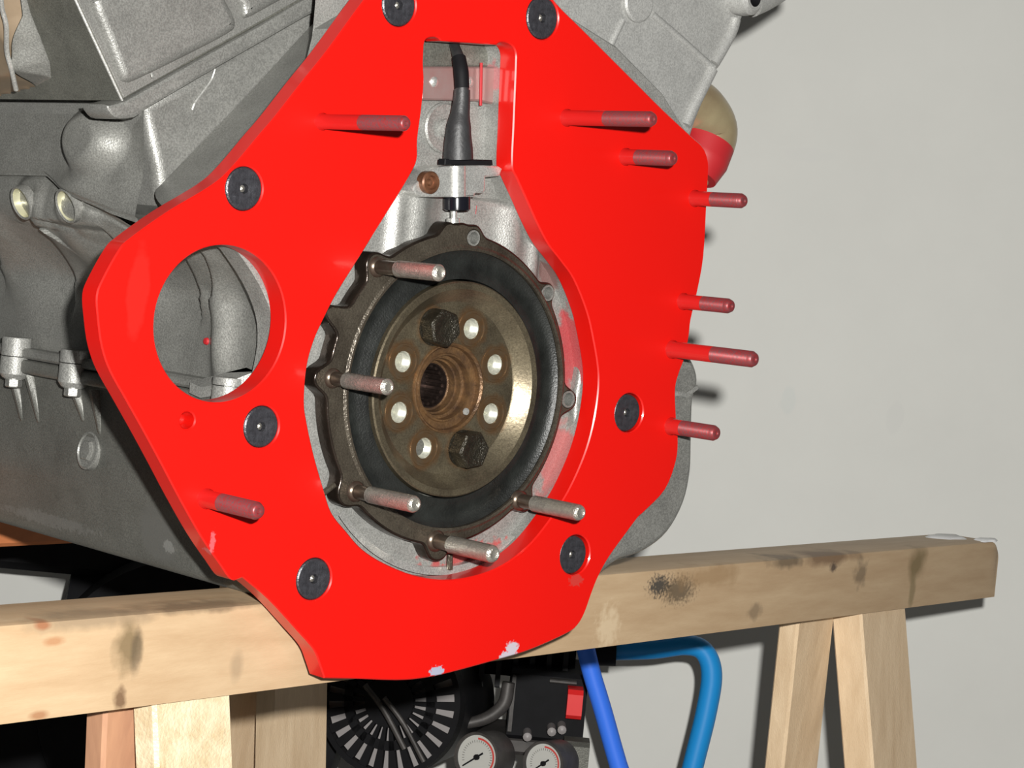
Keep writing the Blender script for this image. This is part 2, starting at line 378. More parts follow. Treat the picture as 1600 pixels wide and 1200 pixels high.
# beam object's own axes: X along the beam, so the grain follows it
def rot_build(mb, name, mats, parent, origin, ex, smooth=35):
    ex = Vector(ex).normalized(); up = UP if abs(ex.z) < 0.9 else Vector((0, 1, 0))
    ey = up.cross(ex).normalized(); ez = ex.cross(ey)
    R = Matrix((ex, ey, ez)); o = Vector(origin)
    mb.v = [tuple(R @ (Vector(v) - o)) for v in mb.v]
    ob = mb.build(name, mats, None, smooth); ob.rotation_euler = R.transposed().to_euler(); ob.location = o
    if parent is not None:
        ob.parent = parent; ob.location = o - wloc(parent)
    return ob
bm_ = bpy.data.materials['pale_sawn_wood']
def bo(px, py):
    q = BP(px, py) - PB; return (q.dot(bd), q.dot(-bn) * 0, q.z)
dk = (0.075, 0.055, 0.035); gr = (0.26, 0.19, 0.12)
stain(bm_, [(bo(200, 1010), (0.012, .03, 0.018), (0.12, 0.085, 0.04), 0.75, 90, 0.55),
            (bo(213, 1020), (0.005, .03, 0.016), (0.05, 0.04, 0.03), 0.5, 90, 0.6),
            (bo(188, 1092), (0.006, .03, 0.008), (0.10, 0.05, 0.025), 0.8, 140, 0.6),
            (bo(140, 970), (0.055, .03, 0.006), gr, 0.8, 60, 0.6),
            (bo(330, 948), (0.06, .03, 0.004), dk, 0.6, 80, 0.5),
            (bo(68, 977), (0.007, .03, 0.003), (0.26, 0.08, 0.03), 0.7, 60, 0.4),
            (bo(85, 1002), (0.008, .03, 0.003), (0.33, 0.13, 0.05), 0.6, 60, 0.4),
            (bo(60, 1118), (0.008, .03, 0.003), (0.26, 0.10, 0.04), 0.7, 60, 0.4),
            (bo(370, 1040), (0.006, .03, 0.012), gr, 0.5, 60, 0.5),
            (bo(1030, 915), (0.016, .03, 0.009), (0.05, 0.045, 0.04), 0.95, 420, 1.1),
            (bo(1060, 922), (0.026, .03, 0.012), dk, 0.8, 420, 0.9),
            (bo(1110, 900), (0.05, .03, 0.010), (0.28, 0.17, 0.08), 0.6, 60, 0.8),
            (bo(950, 980), (0.016, .03, 0.018), (0.60, 0.47, 0.31), 0.8, 200, 0.9),
            (bo(1300, 870), (0.055, .03, 0.0085), (0.15, 0.085, 0.045), 0.8, 45, 0.8),
            (bo(1230, 878), (0.030, .03, 0.006), dk, 0.7, 70, 0.8),
            (bo(1434, 880), (0.020, .03, 0.018), (0.17, 0.12, 0.05), 0.85, 40, 0.75),
            (bo(1425, 925), (0.006, .03, 0.018), (0.20, 0.15, 0.07), 0.7, 60, 0.6),
            (bo(1345, 895), (0.012, .03, 0.014), dk, 0.55, 120, 0.9),
            (bo(1180, 955), (0.012, .03, 0.008), dk, 0.45, 80, 0.9),
            (bo(1302, 886), (0.006, .03, 0.005), (0.05, 0.03, 0.025), 0.85, 200, 0.8)], soft=0.6)
beam = rot_build(mb, 'beam', M['wood'], saw, PB, bd)
# dried white filler on the far end's top
mb = MB()
for (s_, y_, a_, b_) in ((sB - 0.042, 0.030, 0.026, 0.014), (sB - 0.016, 0.006, 0.017, 0.008)):
    pts = [Vector((a_ * math.cos(t) * (1 + .18 * math.sin(3 * t + s_ * 90)), b_ * math.sin(t) * (1 + .15 * math.cos(5 * t)))) for t in [2 * math.pi * i / 28 for i in range(28)]]
    top = [BL(s_ + p.x * .8, y_ + p.y * .8, zt + 0.0014) for p in pts]; bot = [BL(s_ + p.x, y_ + p.y, zt - 0.0004) for p in pts]
    mb.add(top + bot, [tuple(range(28))] + [(i, (i + 1) % 28, 28 + (i + 1) % 28, 28 + i) for i in range(28)])
f_ = mb.build('dried_filler', M['white_chip'], saw, origin=BL(sB - 0.03, 0.02, zt)); f_['label'] = 'white dried filler at the right end of the beam'
# legs: from a spot under the beam to the floor; edges set where the photograph shows them
def leg(parent, name, ptop_l, ptop_r, pbot_l, pbot_r, off, thick, mats, splay, top_z=None, label=None):
    """front face of the leg as a quad on a plane `off` behind the beam face, leaning by splay"""
    def lp(p):
        q = BP(*p, off)
        for _ in range(4): q = BP(*p, off - splay * (zb - q.z))
        return q
    tl, tr, bl, br = lp(ptop_l), lp(ptop_r), lp(pbot_l), lp(pbot_r)
    zt_ = (tl.z + tr.z) / 2
    def ext(a, b, z): t = (z - a.z) / (b.z - a.z); return a + (b - a) * t
    ztop = zb if top_z is None else top_z
    wtop_l, wtop_r = ext(tl, bl, ztop), ext(tr, br, ztop)
    c = (wtop_l + wtop_r) / 2; cb0, cb1 = ext(tl, bl, FLOORZ), ext(tr, br, FLOORZ)
    wd = (wtop_r - wtop_l).length; mid = (cb0 + cb1) / 2
    leanv = (mid - c)
    sh = (ztop - FLOORZ) * splay
    def pt(z, a, y):
        t = (ztop - z) / (ztop - FLOORZ)
        ctr = c + leanv * t; return ctr + bd * a - bn * y
    vs = []; k = 0.002
    for z in (ztop, FLOORZ):
        for (a, y) in ((-wd / 2 + k, 0), (wd / 2 - k, 0), (wd / 2, k), (wd / 2, thick - k), (wd / 2 - k, thick), (-wd / 2 + k, thick), (-wd / 2, thick - k), (-wd / 2, k)):
            vs.append(pt(z, a, y))
    m_ = MB(); m_.add(vs, [(i, (i + 1) % 8, 8 + (i + 1) % 8, 8 + i) for i in range(8)] + [tuple(range(8)), tuple(range(8, 16))])
    o = m_.build(name, mats, parent, smooth=30, origin=c)
    if label: o['label'] = label
    return o
leg(saw, 'leg', (1346, 968), (1416, 955), (1362, 1200), (1437, 1200), 0.004, 0.028, M['wood_pale'], 0.10, label='pale leg with a glossy worn edge')
leg(saw, 'leg', (1246, 980), (1304, 972), (1216, 1200), (1286, 1200), 0.026, 0.018, M['wood_pale'], -0.12)
leg(saw, 'leg', (241, 1104), (362, 1085), (244, 1200), (368, 1200), 0.004, 0.018, M['wood_glue'], 0.10, label='pale varnished leg')
leg(saw, 'leg', (164, 1112), (225, 1105), (159, 1200), (222, 1200), 0.024, 0.016, M['wood_pink'], -0.12, label='reddish brown leg')

# ================================================================== engine
eng = empty('engine', (0, 0.2, FLOORZ + 0.62), 'silver cast aluminium V engine with a bright red adapter plate bolted to its end', 'engine')

# ---- adapter plate
T = 0.0135
outer_px = [(569, 0), (612, -50), (680, -82), (790, -84), (838, -38), (870, 5), (910, 45), (960, 95), (1000, 135), (1035, 170), (1080, 212),
    (1099, 230), (1107, 252), (1107, 275), (1105, 312), (1100, 400), (1090, 457), (1080, 500), (1077, 525), (1070, 560), (1062, 582), (1056, 607),
    (1057, 650), (1060, 685), (1057, 720), (1040, 765), (1007, 800), (998, 808), (980, 832), (952, 871), (935, 902), (924, 930), (914, 958),
    (903, 977), (886, 990), (830, 1015), (781, 1030), (704, 1051), (660, 1060), (620, 1063), (560, 1061), (507, 1060, 'c'), (500, 1039), (490, 1015), (465, 986),
    (420, 937), (380, 903, 'c'), (362, 906), (343, 881), (315, 840), (282, 782), (252, 725), (225, 675), (197, 625), (172, 580), (159, 542),
    (153, 500), (151, 462), (161, 435), (185, 392), (203, 373), (262, 331), (330, 290), (362, 262), (406, 210), (430, 182), (472, 128), (512, 78)]
open_px = [(663, 70, 'c'), (662, 100), (663, 130), (659, 172), (653, 218), (652, 250), (641, 274), (624, 303), (607, 330), (566, 396), (529, 455),
    (508, 495), (491, 533), (480, 574), (476, 627), (480, 660), (491, 711), (507, 767), (519, 802), (541, 830), (566, 858), (600, 880), (647, 899),
    (694, 906), (741, 900), (785, 883), (825, 853), (856, 816), (882, 777), (900, 742), (915, 705), (925, 670), (932, 632), (935, 600), (934, 572), (927, 530),
    (917, 487), (897, 437), (877, 408), (857, 382), (840, 350), (822, 310), (807, 277), (800, 258), (802, 200), (804, 150), (806, 100), (806, 84), (802, 73), (793, 67), (783, 66),
    (776, 70, 'c'), (735, 67), (690, 64, 'c'), (684, 59), (675, 58), (666, 62)]
def loop(px, d=0.0, n=4): return catmull(xz(px, d), True, n)
SCREWS = [(624, 8, 33, 0), (848, 28, 33, 0), (382, 295, 34, 0), (409, 667, 32, 0), (491, 905, 32, 0), (980, 645, 28.5, 3.2), (895, 867, 29, 4.0)]
def circ(x, z, r, n=40): return [Vector((x + r * math.cos(2 * math.pi * i / n), z + r * math.sin(2 * math.pi * i / n))) for i in range(n)]
holes = [loop(open_px)]
hc = P(346, 506); HR = mm(246, 346, 506) / 2; holes.append(circ(hc.x, hc.z, HR, 72))
for (x, y, r_, off) in SCREWS:
    q = P(x + off, y); holes.append(circ(q.x, q.z, mm(2 * r_ + 2, x, y) / 2 + (0.0004 if off else 0)))
bh = P(293, 657); holes.append(circ(bh.x, bh.z, mm(27, 293, 657) / 2, 24))
mb = MB(); prism(mb, loop(outer_px), 0, T, 0.0007, 1, holes)
lathe(mb, (bh.x, T - 0.001, bh.z), (0, -1, 0), [(0.0052, 0), (0.0001, 0.0005)], 24, cap0=False)   # floor of the blind hole
q1 = P(683, 1049); q2 = P(800, 1015); q3 = P(327, 848, 0.003)
stain(M['red'], [((q1.x, 0, q1.z), (0.0065, 0.02, 0.0032), (0.30, 0.31, 0.40), 1, 500, 0.9),
                 ((q2.x, 0, q2.z), (0.0055, 0.02, 0.0055), (0.42, 0.37, 0.42), 1, 500, 0.9),
                 ((q2.x - 0.003, 0, q2.z - 0.0035), (0.0075, 0.02, 0.0028), (0.42, 0.37, 0.42), 1, 500, 0.9),
                 ((q3.x, q3.y, q3.z), (0.0022, 0.006, 0.008), (0.45, 0.16, 0.18), 0.5, 400, 0.9),
                 ((P(900, 907).x, 0, P(900, 907).z), (0.006, 0.01, 0.004), (0.35, 0.05, 0.04), 0.6, 500, 1.0),
                 ((P(216, 455).x, 0, P(216, 455).z), (0.007, 0.01, 0.026), (0.60, 0.045, 0.035), 0.14, 60, 0.6)])
plate = mb.build('adapter_plate', M['red'], eng, smooth=28); plate['label'] = 'bright red painted adapter plate with countersunk screws and studs'
# ---- countersunk screws
def screw(x, y, rpx):
    q = P(x, y, 0.0009); R_ = mm(2 * rpx, x, y) / 2; rs = R_ * 0.26
    m_ = MB()
    lathe(m_, q, (0, 1, 0), [(rs * .1, 0.0010, 1), (rs * .62, 0.0022, 1), (rs * .7, 0.0040, 1), (rs, 0.0040, 'h'), (rs, 0.0002, 'h'), (rs * 1.12, 0.0), (R_ * 0.93, 0.0), (R_, 0.0006), (R_, 0.0015), (R_ * 0.55, R_ * 0.5), (R_ * 0.5, 0.016)], 36, hexrot=random.random())  # bright bump in the socket stands in for its glint
    for k in range(9):                                    # raised stamping marks near the rim
        a = random.choice((1.2, 4.3)) + random.uniform(-.55, .55); rr = R_ * random.uniform(.62, .82)
        box(m_, q + Vector((rr * math.cos(a), 0, rr * math.sin(a))), (math.cos(a + 1), 0, math.sin(a + 1)), (0, 1, 0), (-math.sin(a + 1), 0, math.cos(a + 1)), .0011, .0004, .0004)
    return m_.build('countersunk_screw', [M['steel_screw'], M['zinc']], plate, origin=q)
for s_ in SCREWS: screw(*s_[:3])
# ---- red studs
def find_len(b, tipx):
    q = P(*b); lo, hi = 0.0, 0.15
    for _ in range(40):
        mid = (lo + hi) / 2; v = RW.transposed() @ (q + Vector((0, -mid, 0)) - CAM)
        if 800 + F * v.x / v.z < tipx: lo = mid
        else: hi = mid
    return lo
def stud(bx, by, tx, rpx, parent, thread=0.5, d0=0.0):
    q = P(bx, by, d0); v0 = q.copy(); lo, hi = 0.0, 0.15
    for _ in range(40):
        mid = (lo + hi) / 2; v = RW.transposed() @ (q + Vector((0, -mid, 0)) - CAM)
        if 800 + F * v.x / v.z < tx: lo = mid
        else: hi = mid
    Ls = lo; R_ = mm(2 * rpx, bx, by, d0) / 2
    prof = [(R_ * 1.18, -0.001), (R_ * 1.16, 0.0012), (R_, 0.0020), (R_, Ls * (1 - thread) - 0.0004)]
    y = Ls * (1 - thread)
    while y < Ls - 0.0026: prof += [(R_ * 0.93, y, 1), (R_ * 1.0, y + 0.0005, 1)]; y += 0.001
    prof += [(R_ * 0.93, Ls - 0.0022, 1), (R_ * 0.80, Ls - 0.0006, 1), (R_ * 0.62, Ls, 1), (R_ * 0.3, Ls - 0.0001, 1), (R_ * 0.2, Ls - 0.0009, 1)]
    m_ = MB(); lathe(m_, q, (0, -1, 0), prof, 24)
    return m_.build('stud', [M['red_stud'], M['red_thread']], parent, origin=q, smooth=50)
for a in ((503, 190, 635, 12, .50), (885, 184, 1021, 12, .52), (977, 245, 1053, 12, .72), (1085, 310, 1163, 11.5, .60), (1067, 471, 1143, 11.5, .55), (1050, 546, 1180, 12.5, .48), (1048, 666, 1120, 12, .72), (322, 779, 405, 14, .68)):
    stud(*a[:4], plate, a[4])

# ---- engine block: mating flange behind the plate, recessed rear face, flank
mb = MB()
fl_px = [(560, 20), (880, 20), (1085, 225), (1080, 480), (1050, 600), (1045, 720), (1000, 800), (940, 868), (900, 884), (800, 898), (700, 908), (600, 912), (520, 912), (450, 905), (428, 860), (412, 740), (408, 640), (421, 590), (430, 540), (427, 495), (407, 445), (372, 392), (330, 340), (420, 260), (500, 120)]
inner_px = [(x + (706 - x) * -0.012, y + (620 - y) * -0.006) + ((p[2],) if len(p) > 2 else ()) for p in open_px for x, y in [p[:2]]]
def shiftbehind(px, d):   # the same loop pushed straight back behind the plate
    return loop(px, 0.0)
inn = inset([Vector(p) for p in shiftbehind(open_px, 0)], 0)
if area2(inn) < 0: inn.reverse()
inn = inset(inn, -0.0012)
prism(mb, loop(fl_px, T, 3), T + 0.0003, 0.030, 0.001, 1, [inn], mi=0, mside=0)
block = mb.build('engine_block', [M['alu_light']], eng); block['label'] = 'cast aluminium engine block behind the red plate'
stain(M['alu_light'], [((P(905, 540, .02).x, .02, P(905, 540, .02).z), (0.02, 0.012, 0.034), (0.45, 0.03, 0.04), 0.75, 90, 0.9),
                       ((P(880, 735, .02).x, .02, P(880, 735, .02).z), (0.02, 0.012, 0.030), (0.50, 0.10, 0.10), 0.6, 90, 0.9),
                       ((P(760, 890, .02).x, .02, P(760, 890, .02).z), (0.050, 0.0090, 0.018), (0.50, 0.03, 0.03), 0.7, 160, 0.9),
                       ((P(745, 120, .03).x, .03, P(745, 120, .03).z), (0.012, 0.03, 0.010), (0.55, 0.10, 0.12), 0.5, 120, 1.0),
                       ((P(850, 420, .03).x, .03, P(850, 420, .03).z), (0.014, 0.03, 0.012), (0.20, 0.10, 0.09), 0.8, 90, 0.8)])
# recessed rear face with the vertical flutes above the crank
c_r = [P(x, 360, 0.02).x for x in (618, 648, 675, 700, 765, 800, 835)]
zr = P(700, 420, 0.02).z; zr1 = P(700, 305, 0.02).z
za, zbm = P(640, 900, 0.03), P(700, 20, 0.03)
def rear(u, v):
    h = 0.0
    k = sstep(zr - 0.05, zr - 0.02, v) * (1 - sstep(zr1 - 0.004, zr1 + 0.004, v))
    h += k * (0.007 * g((u - c_r[1]) / 0.010) + 0.004 * g((u - c_r[0]) / 0.005) + 0.007 * g((u - c_r[5]) / 0.011) - 0.004 * g((u - c_r[3]) / 0.009) + 0.006 * g((u - c_r[6]) / 0.006))
    h += 0.003 * (1 - sstep(P(700, 160, .03).z - 0.003, P(700, 160, .03).z + 0.003, v)) * sstep(zr1, zr1 + 0.01, v)
    zz = P(700, 74, .03).z
    if math.hypot(u - P(716, 609, .01).x, v - P(716, 609, .01).z) < 0.066: return (u, 0.09, v)
    h -= 0.0075 * sstep(zr1 - 0.001, zr1 + 0.003, v)
    return (u, 0.0225 - h, v)
mb = MB(); hfield(mb, P(440, 600, .03).x, P(925, 600, .0225).x, P(700, 918, .0225).z, P(700, 20, .03).z, 0.0016, rear)
# dark void slot at the top, behind the cable, and bracing
rf = mb.build('rear_face', M['alu_light'], block, smooth=60)
# bright machined rim at the bottom of the opening
mb = MB()
q = P(702, 612, 0.024); Rr = 0.5 * mm(583, 702, 612, 0.024) - 0.006
vs = []; fs = []; nn = 40
for i in range(nn + 1):
    a = math.radians(222 + 96 * i / nn)
    for (dr, y) in ((0.003, 0.0165), (-0.0015, 0.0175), (-0.0015, 0.0290)): vs.append((q.x + (Rr + dr) * math.cos(a), y, q.z + (Rr + dr) * math.sin(a)))
for i in range(nn):
    for j in range(2): fs.append((i * 3 + j, i * 3 + j + 1, (i + 1) * 3 + j + 1, (i + 1) * 3 + j))
mb.add(vs, fs); rr_ = mb.build('machined_rim', M['alu_shiny'], block); rr_['label'] = 'rough bright rim below the crank seal'
# round boss with a washer, left of the sensor boot
q = P(690, 200, 0.028); mb = MB()
lathe(mb, q, (0, -1, 0), [(0.0145, -0.004), (0.0145, 0.0025), (0.0135, 0.0035), (0.0125, 0.0030), (0.0055, 0.0030), (0.0050, 0.0050), (0.003, 0.0056)], 36)
o_ = mb.build('boss', M['alu_light'], block, origin=q)
q = P(753, 300, 0.026); mb = MB()      # large round hump behind the boot
lathe(mb, P(745, 235, .032), (0, -1, 0), [(0.034, -0.004), (0.033, 0.003), (0.029, 0.0055), (0.020, 0.0065), (0.001, 0.0068)], 48)
mb.build('casting_hump', M['alu_light'], block)
mb = MB()
prism(mb, [Vector(p) for p in xz([(655, 104), (790, 104), (790, 168), (745, 158), (655, 156)], .022)], .020, .030, 0.001, 1)
o_ = mb.build('tinted_bracket', M['pink'], block); o_['label'] = 'pinkish metal strip with two bright rivets'
for (x, y) in ((678, 128), (733, 128)):
    m_ = MB(); q = P(x, y, .020); lathe(m_, q, (0, -1, 0), [(0.0030, -0.001), (0.0030, 0.0006), (0.0018, 0.0016), (0.0004, 0.0018)], 16); m_.build('rivet', M['alu_shiny'], o_, origin=q)
mb = MB(); tube(mb, [P(752, 98, .017), P(751, 165, .017)], 0.0009, 10); o_ = mb.build('pink_highlight', M['cap_red'], block); o_['label'] = 'thin red strip standing in for a highlight beside the cable'  # thin red strip modelled in place of a pink highlight
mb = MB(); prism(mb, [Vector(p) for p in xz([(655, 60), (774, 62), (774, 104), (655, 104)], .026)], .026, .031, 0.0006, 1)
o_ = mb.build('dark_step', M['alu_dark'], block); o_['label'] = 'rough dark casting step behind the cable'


# ---- flank (left side) of the block
XS = P(445, 500, 0.020).x
yS0 = 0.020; yS1 = PX(-60, 450, XS).y
zT = PX(150, 240, XS).z; 
FLZ0 = PX(60, 440, XS).z; FLZ1 = PX(60, 300, XS - 0.03).z; XHs = P(224, 200, 0.085).x; FLARE = (XS - XHs) * 0.86
def flare(z): return FLARE * sstep(FLZ0, FLZ1, z)
def fp(pts):
    out = []
    for (a, b) in pts:
        x = XS
        for _ in range(12): v = PX(a, b, x); x = x * .4 + (XS - flare(v.z)) * .6
        out.append((v.y, v.z))
    return out
L1 = fp([(-40, 262), (0, 271), (70, 274), (105, 300), (180, 341), (230, 372)])
L2 = fp([(-20, 330), (0, 357), (14, 385), (26, 412)])
L3 = fp([(60, 352), (84, 356), (100, 380), (131, 437)])
L4 = fp([(110, 350), (135, 356), (175, 360), (190, 374), (235, 440)])
L5 = fp([(290, 385), (303, 410), (316, 440), (322, 458)])
L6 = fp([(312, 378), (330, 400), (345, 430), (352, 462)])
bosspos = fp([(58, 318), (130, 323)])
lump1, lump2, lump3, lump4, lump5 = fp([(150, 388), (60, 430), (355, 540), (280, 500), (200, 430)])
fb = sorted([(v.z, v.x) for v in [P(a, b, .026) for a, b in ((412, 740), (408, 640), (421, 590), (430, 540), (427, 495), (407, 445), (372, 392), (330, 340))]])
def xb(z):
    if z <= fb[0][0]: return fb[0][1]
    for i in range(len(fb) - 1):
        if z <= fb[i + 1][0]: return fb[i][1] + (fb[i + 1][1] - fb[i][1]) * (z - fb[i][0]) / (fb[i + 1][0] - fb[i][0])
    return fb[-1][1]
print('XS', XS, 'XHs', XHs, 'flare', FLARE)
def step_line(p, line, w_in, amp):
    """a casting edge: full height on the line's upper right, sharp drop at the line"""
    best = 1e9; sd = 0
    for i in range(len(line) - 1):
        d = segd(p, line[i], line[i + 1])
        if d < best:
            best = d; ax, ay = line[i + 1][0] - line[i][0], line[i + 1][1] - line[i][1]
            sd = ax * (p[1] - line[i][1]) - ay * (p[0] - line[i][0])
    return amp * g(best / w_in) * sstep(-0.0016, 0.0016, -best if sd > 0 else best), best
def flank(y, z):
    p = (y, z); h = 0.0
    for (ln, wi, am) in ((L1, .012, .0), (L2, .014, .008), (L3, .014, .0065), (L4, .016, .006), (L5, .012, .006), (L6, .012, .006)):
        a, d = step_line(p, ln, wi, am); a *= sstep(0.0, 0.025, math.hypot(y - ln[0][0], z - ln[0][1])) if ln is L3 else 1; h += a - 0.0014 * g(d / 0.0017)
    for b in bosspos: h += 0.004 * (1 - sstep(0.012, 0.022, math.hypot(y - b[0], z - b[1])))
    h += 0.010 * g(math.hypot((y - lump1[0]) / 0.028, (z - lump1[1]) / 0.018))
    h += 0.008 * g(math.hypot((y - lump2[0]) / 0.034, (z - lump2[1]) / 0.03))
    h += 0.009 * g(math.hypot((y - lump3[0]) / 0.010, (z - lump3[1]) / 0.03))
    h += 0.006 * g(math.hypot((y - lump5[0]) / 0.03, (z - lump5[1]) / 0.03))
    h += 0.0015 * math.sin(y * 70) * math.cos(z * 50 + y * 20)
    # sweep out into the bell flange towards the plate
    h += flare(z)
    e = (1 - sstep(0.024, 0.060, y)); h = h * (1 - e) + (XS - xb(z) + 0.001) * e
    return (XS - h, y, z)
mb = MB()
zF = PX(100, 560, XS).z
cutz = sorted(L1)
def ztop(y):
    if y <= cutz[0][0]: return cutz[0][1]
    for i in range(len(cutz) - 1):
        if y <= cutz[i + 1][0]: return cutz[i][1] + (cutz[i + 1][1] - cutz[i][1]) * (y - cutz[i][0]) / (cutz[i + 1][0] - cutz[i][0])
    return cutz[-1][1]
hfield(mb, yS0, yS1, 0.0, 1.0, 0.0013, lambda y, t: flank(y, zF - 0.004 + (ztop(y) + 0.008 - zF) * t), nvo=150)
box(mb, (XS + 0.03, (yS0 + yS1) / 2 + 0.02, (zF + zT) / 2 - 0.01), (0, 1, 0), (1, 0, 0), UP, yS1 - yS0 - 0.04, 0.030, zT - zF - 0.02)
fk = mb.build('block_flank', M['alu'], block, smooth=80)
for k, b in enumerate(bosspos):
    m_ = MB(); q = Vector((flank(b[0], b[1])[0] - 0.0012, b[0], b[1]))
    lathe(m_, q, (-1, 0, -0.42), [(0.0104, -0.003), (0.0104, 0.0022), (0.0097, 0.0026), (0.0088, 0.0018), (0.0084, -0.003, 1), (0.0074, -0.0035, 1), (0.0066, -0.0062, 1), (0.002, -0.0066, 1)], 32)
    o_ = m_.build('core_plug', [M['alu'], M['yellow_plug']], block, origin=q); o_['label'] = 'round yellowish core plug in the block flank'
spots = [(320, 533, .0022), (323, 566, .001), (176, 213, 0), (193, 231, 0)]
m_ = MB(); q = PX(321, 533, XS - 0.0015); 
lathe(m_, q, (-1, 0, 0.0), [(0.0022, -0.001), (0.0018, 0.0003), (0.0002, 0.0005)], 12); m_.build('paint_speck', M['cap_red'], block, origin=q)

# ---- lower rail: block lip, pan lip, bosses and bolts
def zline(px, py): return PX(px, py, XS - 0.012)
zl1 = zline(60, 548).z; zl2 = zline(60, 566).z; zl3 = zline(60, 588).z
mb = MB()
box(mb, (XS - 0.002, (0.022 + yS1) / 2, (zl1 + zl2) / 2 + 0.0004), (0, 1, 0), (1, 0, 0), UP, yS1 - 0.022, 0.022, zl1 - zl2 - 0.0008, bev=0.0015)
br_ = mb.build('block_rail', M['alu'], block)
pan = MB()
box(pan, (XS - 0.002, (0.022 + yS1) / 2, (zl2 + zl3) / 2), (0, 1, 0), (1, 0, 0), UP, yS1 - 0.022, 0.022, zl2 - zl3, bev=0.0015)
# pan body: cross-section extruded along the crank axis
pe = PX(200, 873, XS + 0.012); zbot = pe.z; y_end = 0.026
sec = [(XS - 0.004, zl3 + 0.001), (XS - 0.002, zl3 - 0.03), (XS + 0.000, zl3 - 0.06), (XS + 0.003, zbot + 0.030), (XS + 0.007, zbot + 0.012), (XS + 0.012, zbot), (XS + 0.03, zbot - 0.001), (0.065, zbot - 0.0016), (0.085, zbot + 0.03), (0.085, zl3)]
sec2 = catmull([(a, b) for a, b in sec[:7]], False, 5) + [Vector(p) for p in sec[7:]]
YP1 = yS1 + 0.25
nseg = 40; vs = []; fs = []; n = len(sec2)
for i in range(nseg + 1):
    y = y_end + (YP1 - y_end) * i / nseg
    for p in sec2: vs.append((p.x, y, p.y))
for i in range(nseg):
    for j in range(n - 1): fs.append((i * n + j, i * n + j + 1, (i + 1) * n + j + 1, (i + 1) * n + j))
fs += [tuple(range(n)), tuple(nseg * n + j for j in range(n))]
pan.add(vs, fs)
pano = pan.build('oil_pan', M['pan'], eng, smooth=50); pano['label'] = 'dark grey cast oil pan under the block'
stain(M['pan'], [((XS + .003, PX(235, 835, XS).y, PX(235, 835, XS).z), (0.03, 0.020, 0.018), (0.13, 0.13, 0.12), 0.8, 30, 0.4),
                 ((XS + .003, PX(60, 806, XS).y, PX(60, 812, XS).z), (0.03, 0.060, 0.0045), (0.22, 0.22, 0.21), 0.35, 300, 1.0),
                 ((XS + .003, PX(250, 855, XS).y, PX(250, 855, XS).z), (0.03, 0.007, 0.004), (0.35, 0.35, 0.33), 0.4, 500, 1.0)])
def rail_boss(px, ytop, ymid, ybot, bolt=True, wpx=30):
    xr = XS - 0.014
    q = PX(px, (ytop + ybot) / 2, xr); z0 = PX(px, ytop, xr).z; z1 = PX(px, ybot, xr).z; zm = PX(px, ymid, xr).z
    m_ = MB(); R_ = 0.0092
    lathe(m_, (xr + 0.002, q.y, zm + 0.0003), UP, [(R_, 0), (R_, z0 - zm - .001), (R_ * .96, z0 - zm)], 20)
    m_.build('rail_boss', M['alu_light'], block, origin=(xr, q.y, zm))
    m_ = MB()
    lathe(m_, (xr + 0.002, q.y, zm - 0.0003), (0, 0, -1), [(R_, 0), (R_ * 1.02, (zm - z1) * .8), (R_ * .8, zm - z1)], 20)
    pb = m_.build('pan_boss', M['alu_light'], pano, origin=(xr, q.y, zm))
    if bolt:
        m_ = MB(); lathe(m_, (xr + 0.002, q.y, z1), (0, 0, -1), [(0.0062, -0.001), (0.0062, 0.001), (0.0052, 0.0012, 'h'), (0.0052, 0.0055, 'h'), (0.0044, 0.0062, 'h')], 24)
        m_.build('hex_bolt', M['alu'], pano, origin=(xr, q.y, z1))
rail_boss(20, 527, 556, 590); rail_boss(112, 547, 567, 604); rail_boss(352, 590, 602, 640, False)
# mounting tongue above the near boss
mb = MB(); 
ql = [PX(a, b, XS - 0.008) for a, b in ((318, 598), (345, 582), (378, 574), (392, 580), (372, 600), (335, 606))]
vs = [(XS - 0.017 + (i in (1, 2, 3)) * 0.012, v.y, v.z) for i, v in enumerate(ql)]; vs += [(a, b, c - 0.006) for a, b, c in vs]
mb.add(vs, [tuple(range(6)), tuple(range(6, 12))] + [(i, (i + 1) % 6, 6 + (i + 1) % 6, 6 + i) for i in range(6)])
mb.build('mounting_tongue', M['alu_light'], block)
# pan ribs under the bosses, and the drain plug
def prib(a, b, wd=0.0030, hh=0.0035):
    qa, qb = PX(*a, XS - 0.004), PX(*b, XS + 0.0015); m_ = MB(); d = (qb - qa)
    dn = d.normalized(); s = Vector((1, 0, 0)).cross(dn).normalized()
    out = Vector((-1, 0, 0))
    pr = [(-wd, -0.002), (-wd, hh * .3), (-wd * .4, hh), (wd * .4, hh), (wd, hh * .3), (wd, -0.002)]
    vs = []
    for (q, f) in ((qa, 1.2), (qa + d * .8, .95), (qb, .45)):
        for (x, y) in pr: vs.append(q + s * x * (0.4 + .6 * f) + out * (y * f if y > 0 else y * 3))
    fs = [tuple(range(6)), tuple(range(12, 18))]
    for k in (0, 1):
        for j in range(5): fs.append((k * 6 + j, k * 6 + j + 1, k * 6 + j + 7, k * 6 + j + 6))
    m_.add(vs, fs); m_.build('rib', M['pan'], pano, smooth=50)
prib((24, 590), (42, 668)); prib((48, 586), (69, 672)); prib((120, 610), (140, 668)); prib((150, 610), (164, 690))
q = PX(137, 704, XS - 0.003); m_ = MB()
lathe(m_, q, (-1, 0, 0.1), [(0.0120, -0.005), (0.0116, 0.0003), (0.0104, 0.0007), (0.0099, -0.0003), (0.0072, -0.0003), (0.0066, -0.0003, 'h'), (0.0064, 0.0016, 'h'), (0.0056, 0.0021, 'h')], 36)
dp = m_.build('drain_plug', M['alu'], pano, origin=q); dp['label'] = 'round hex drain plug on the pan side'

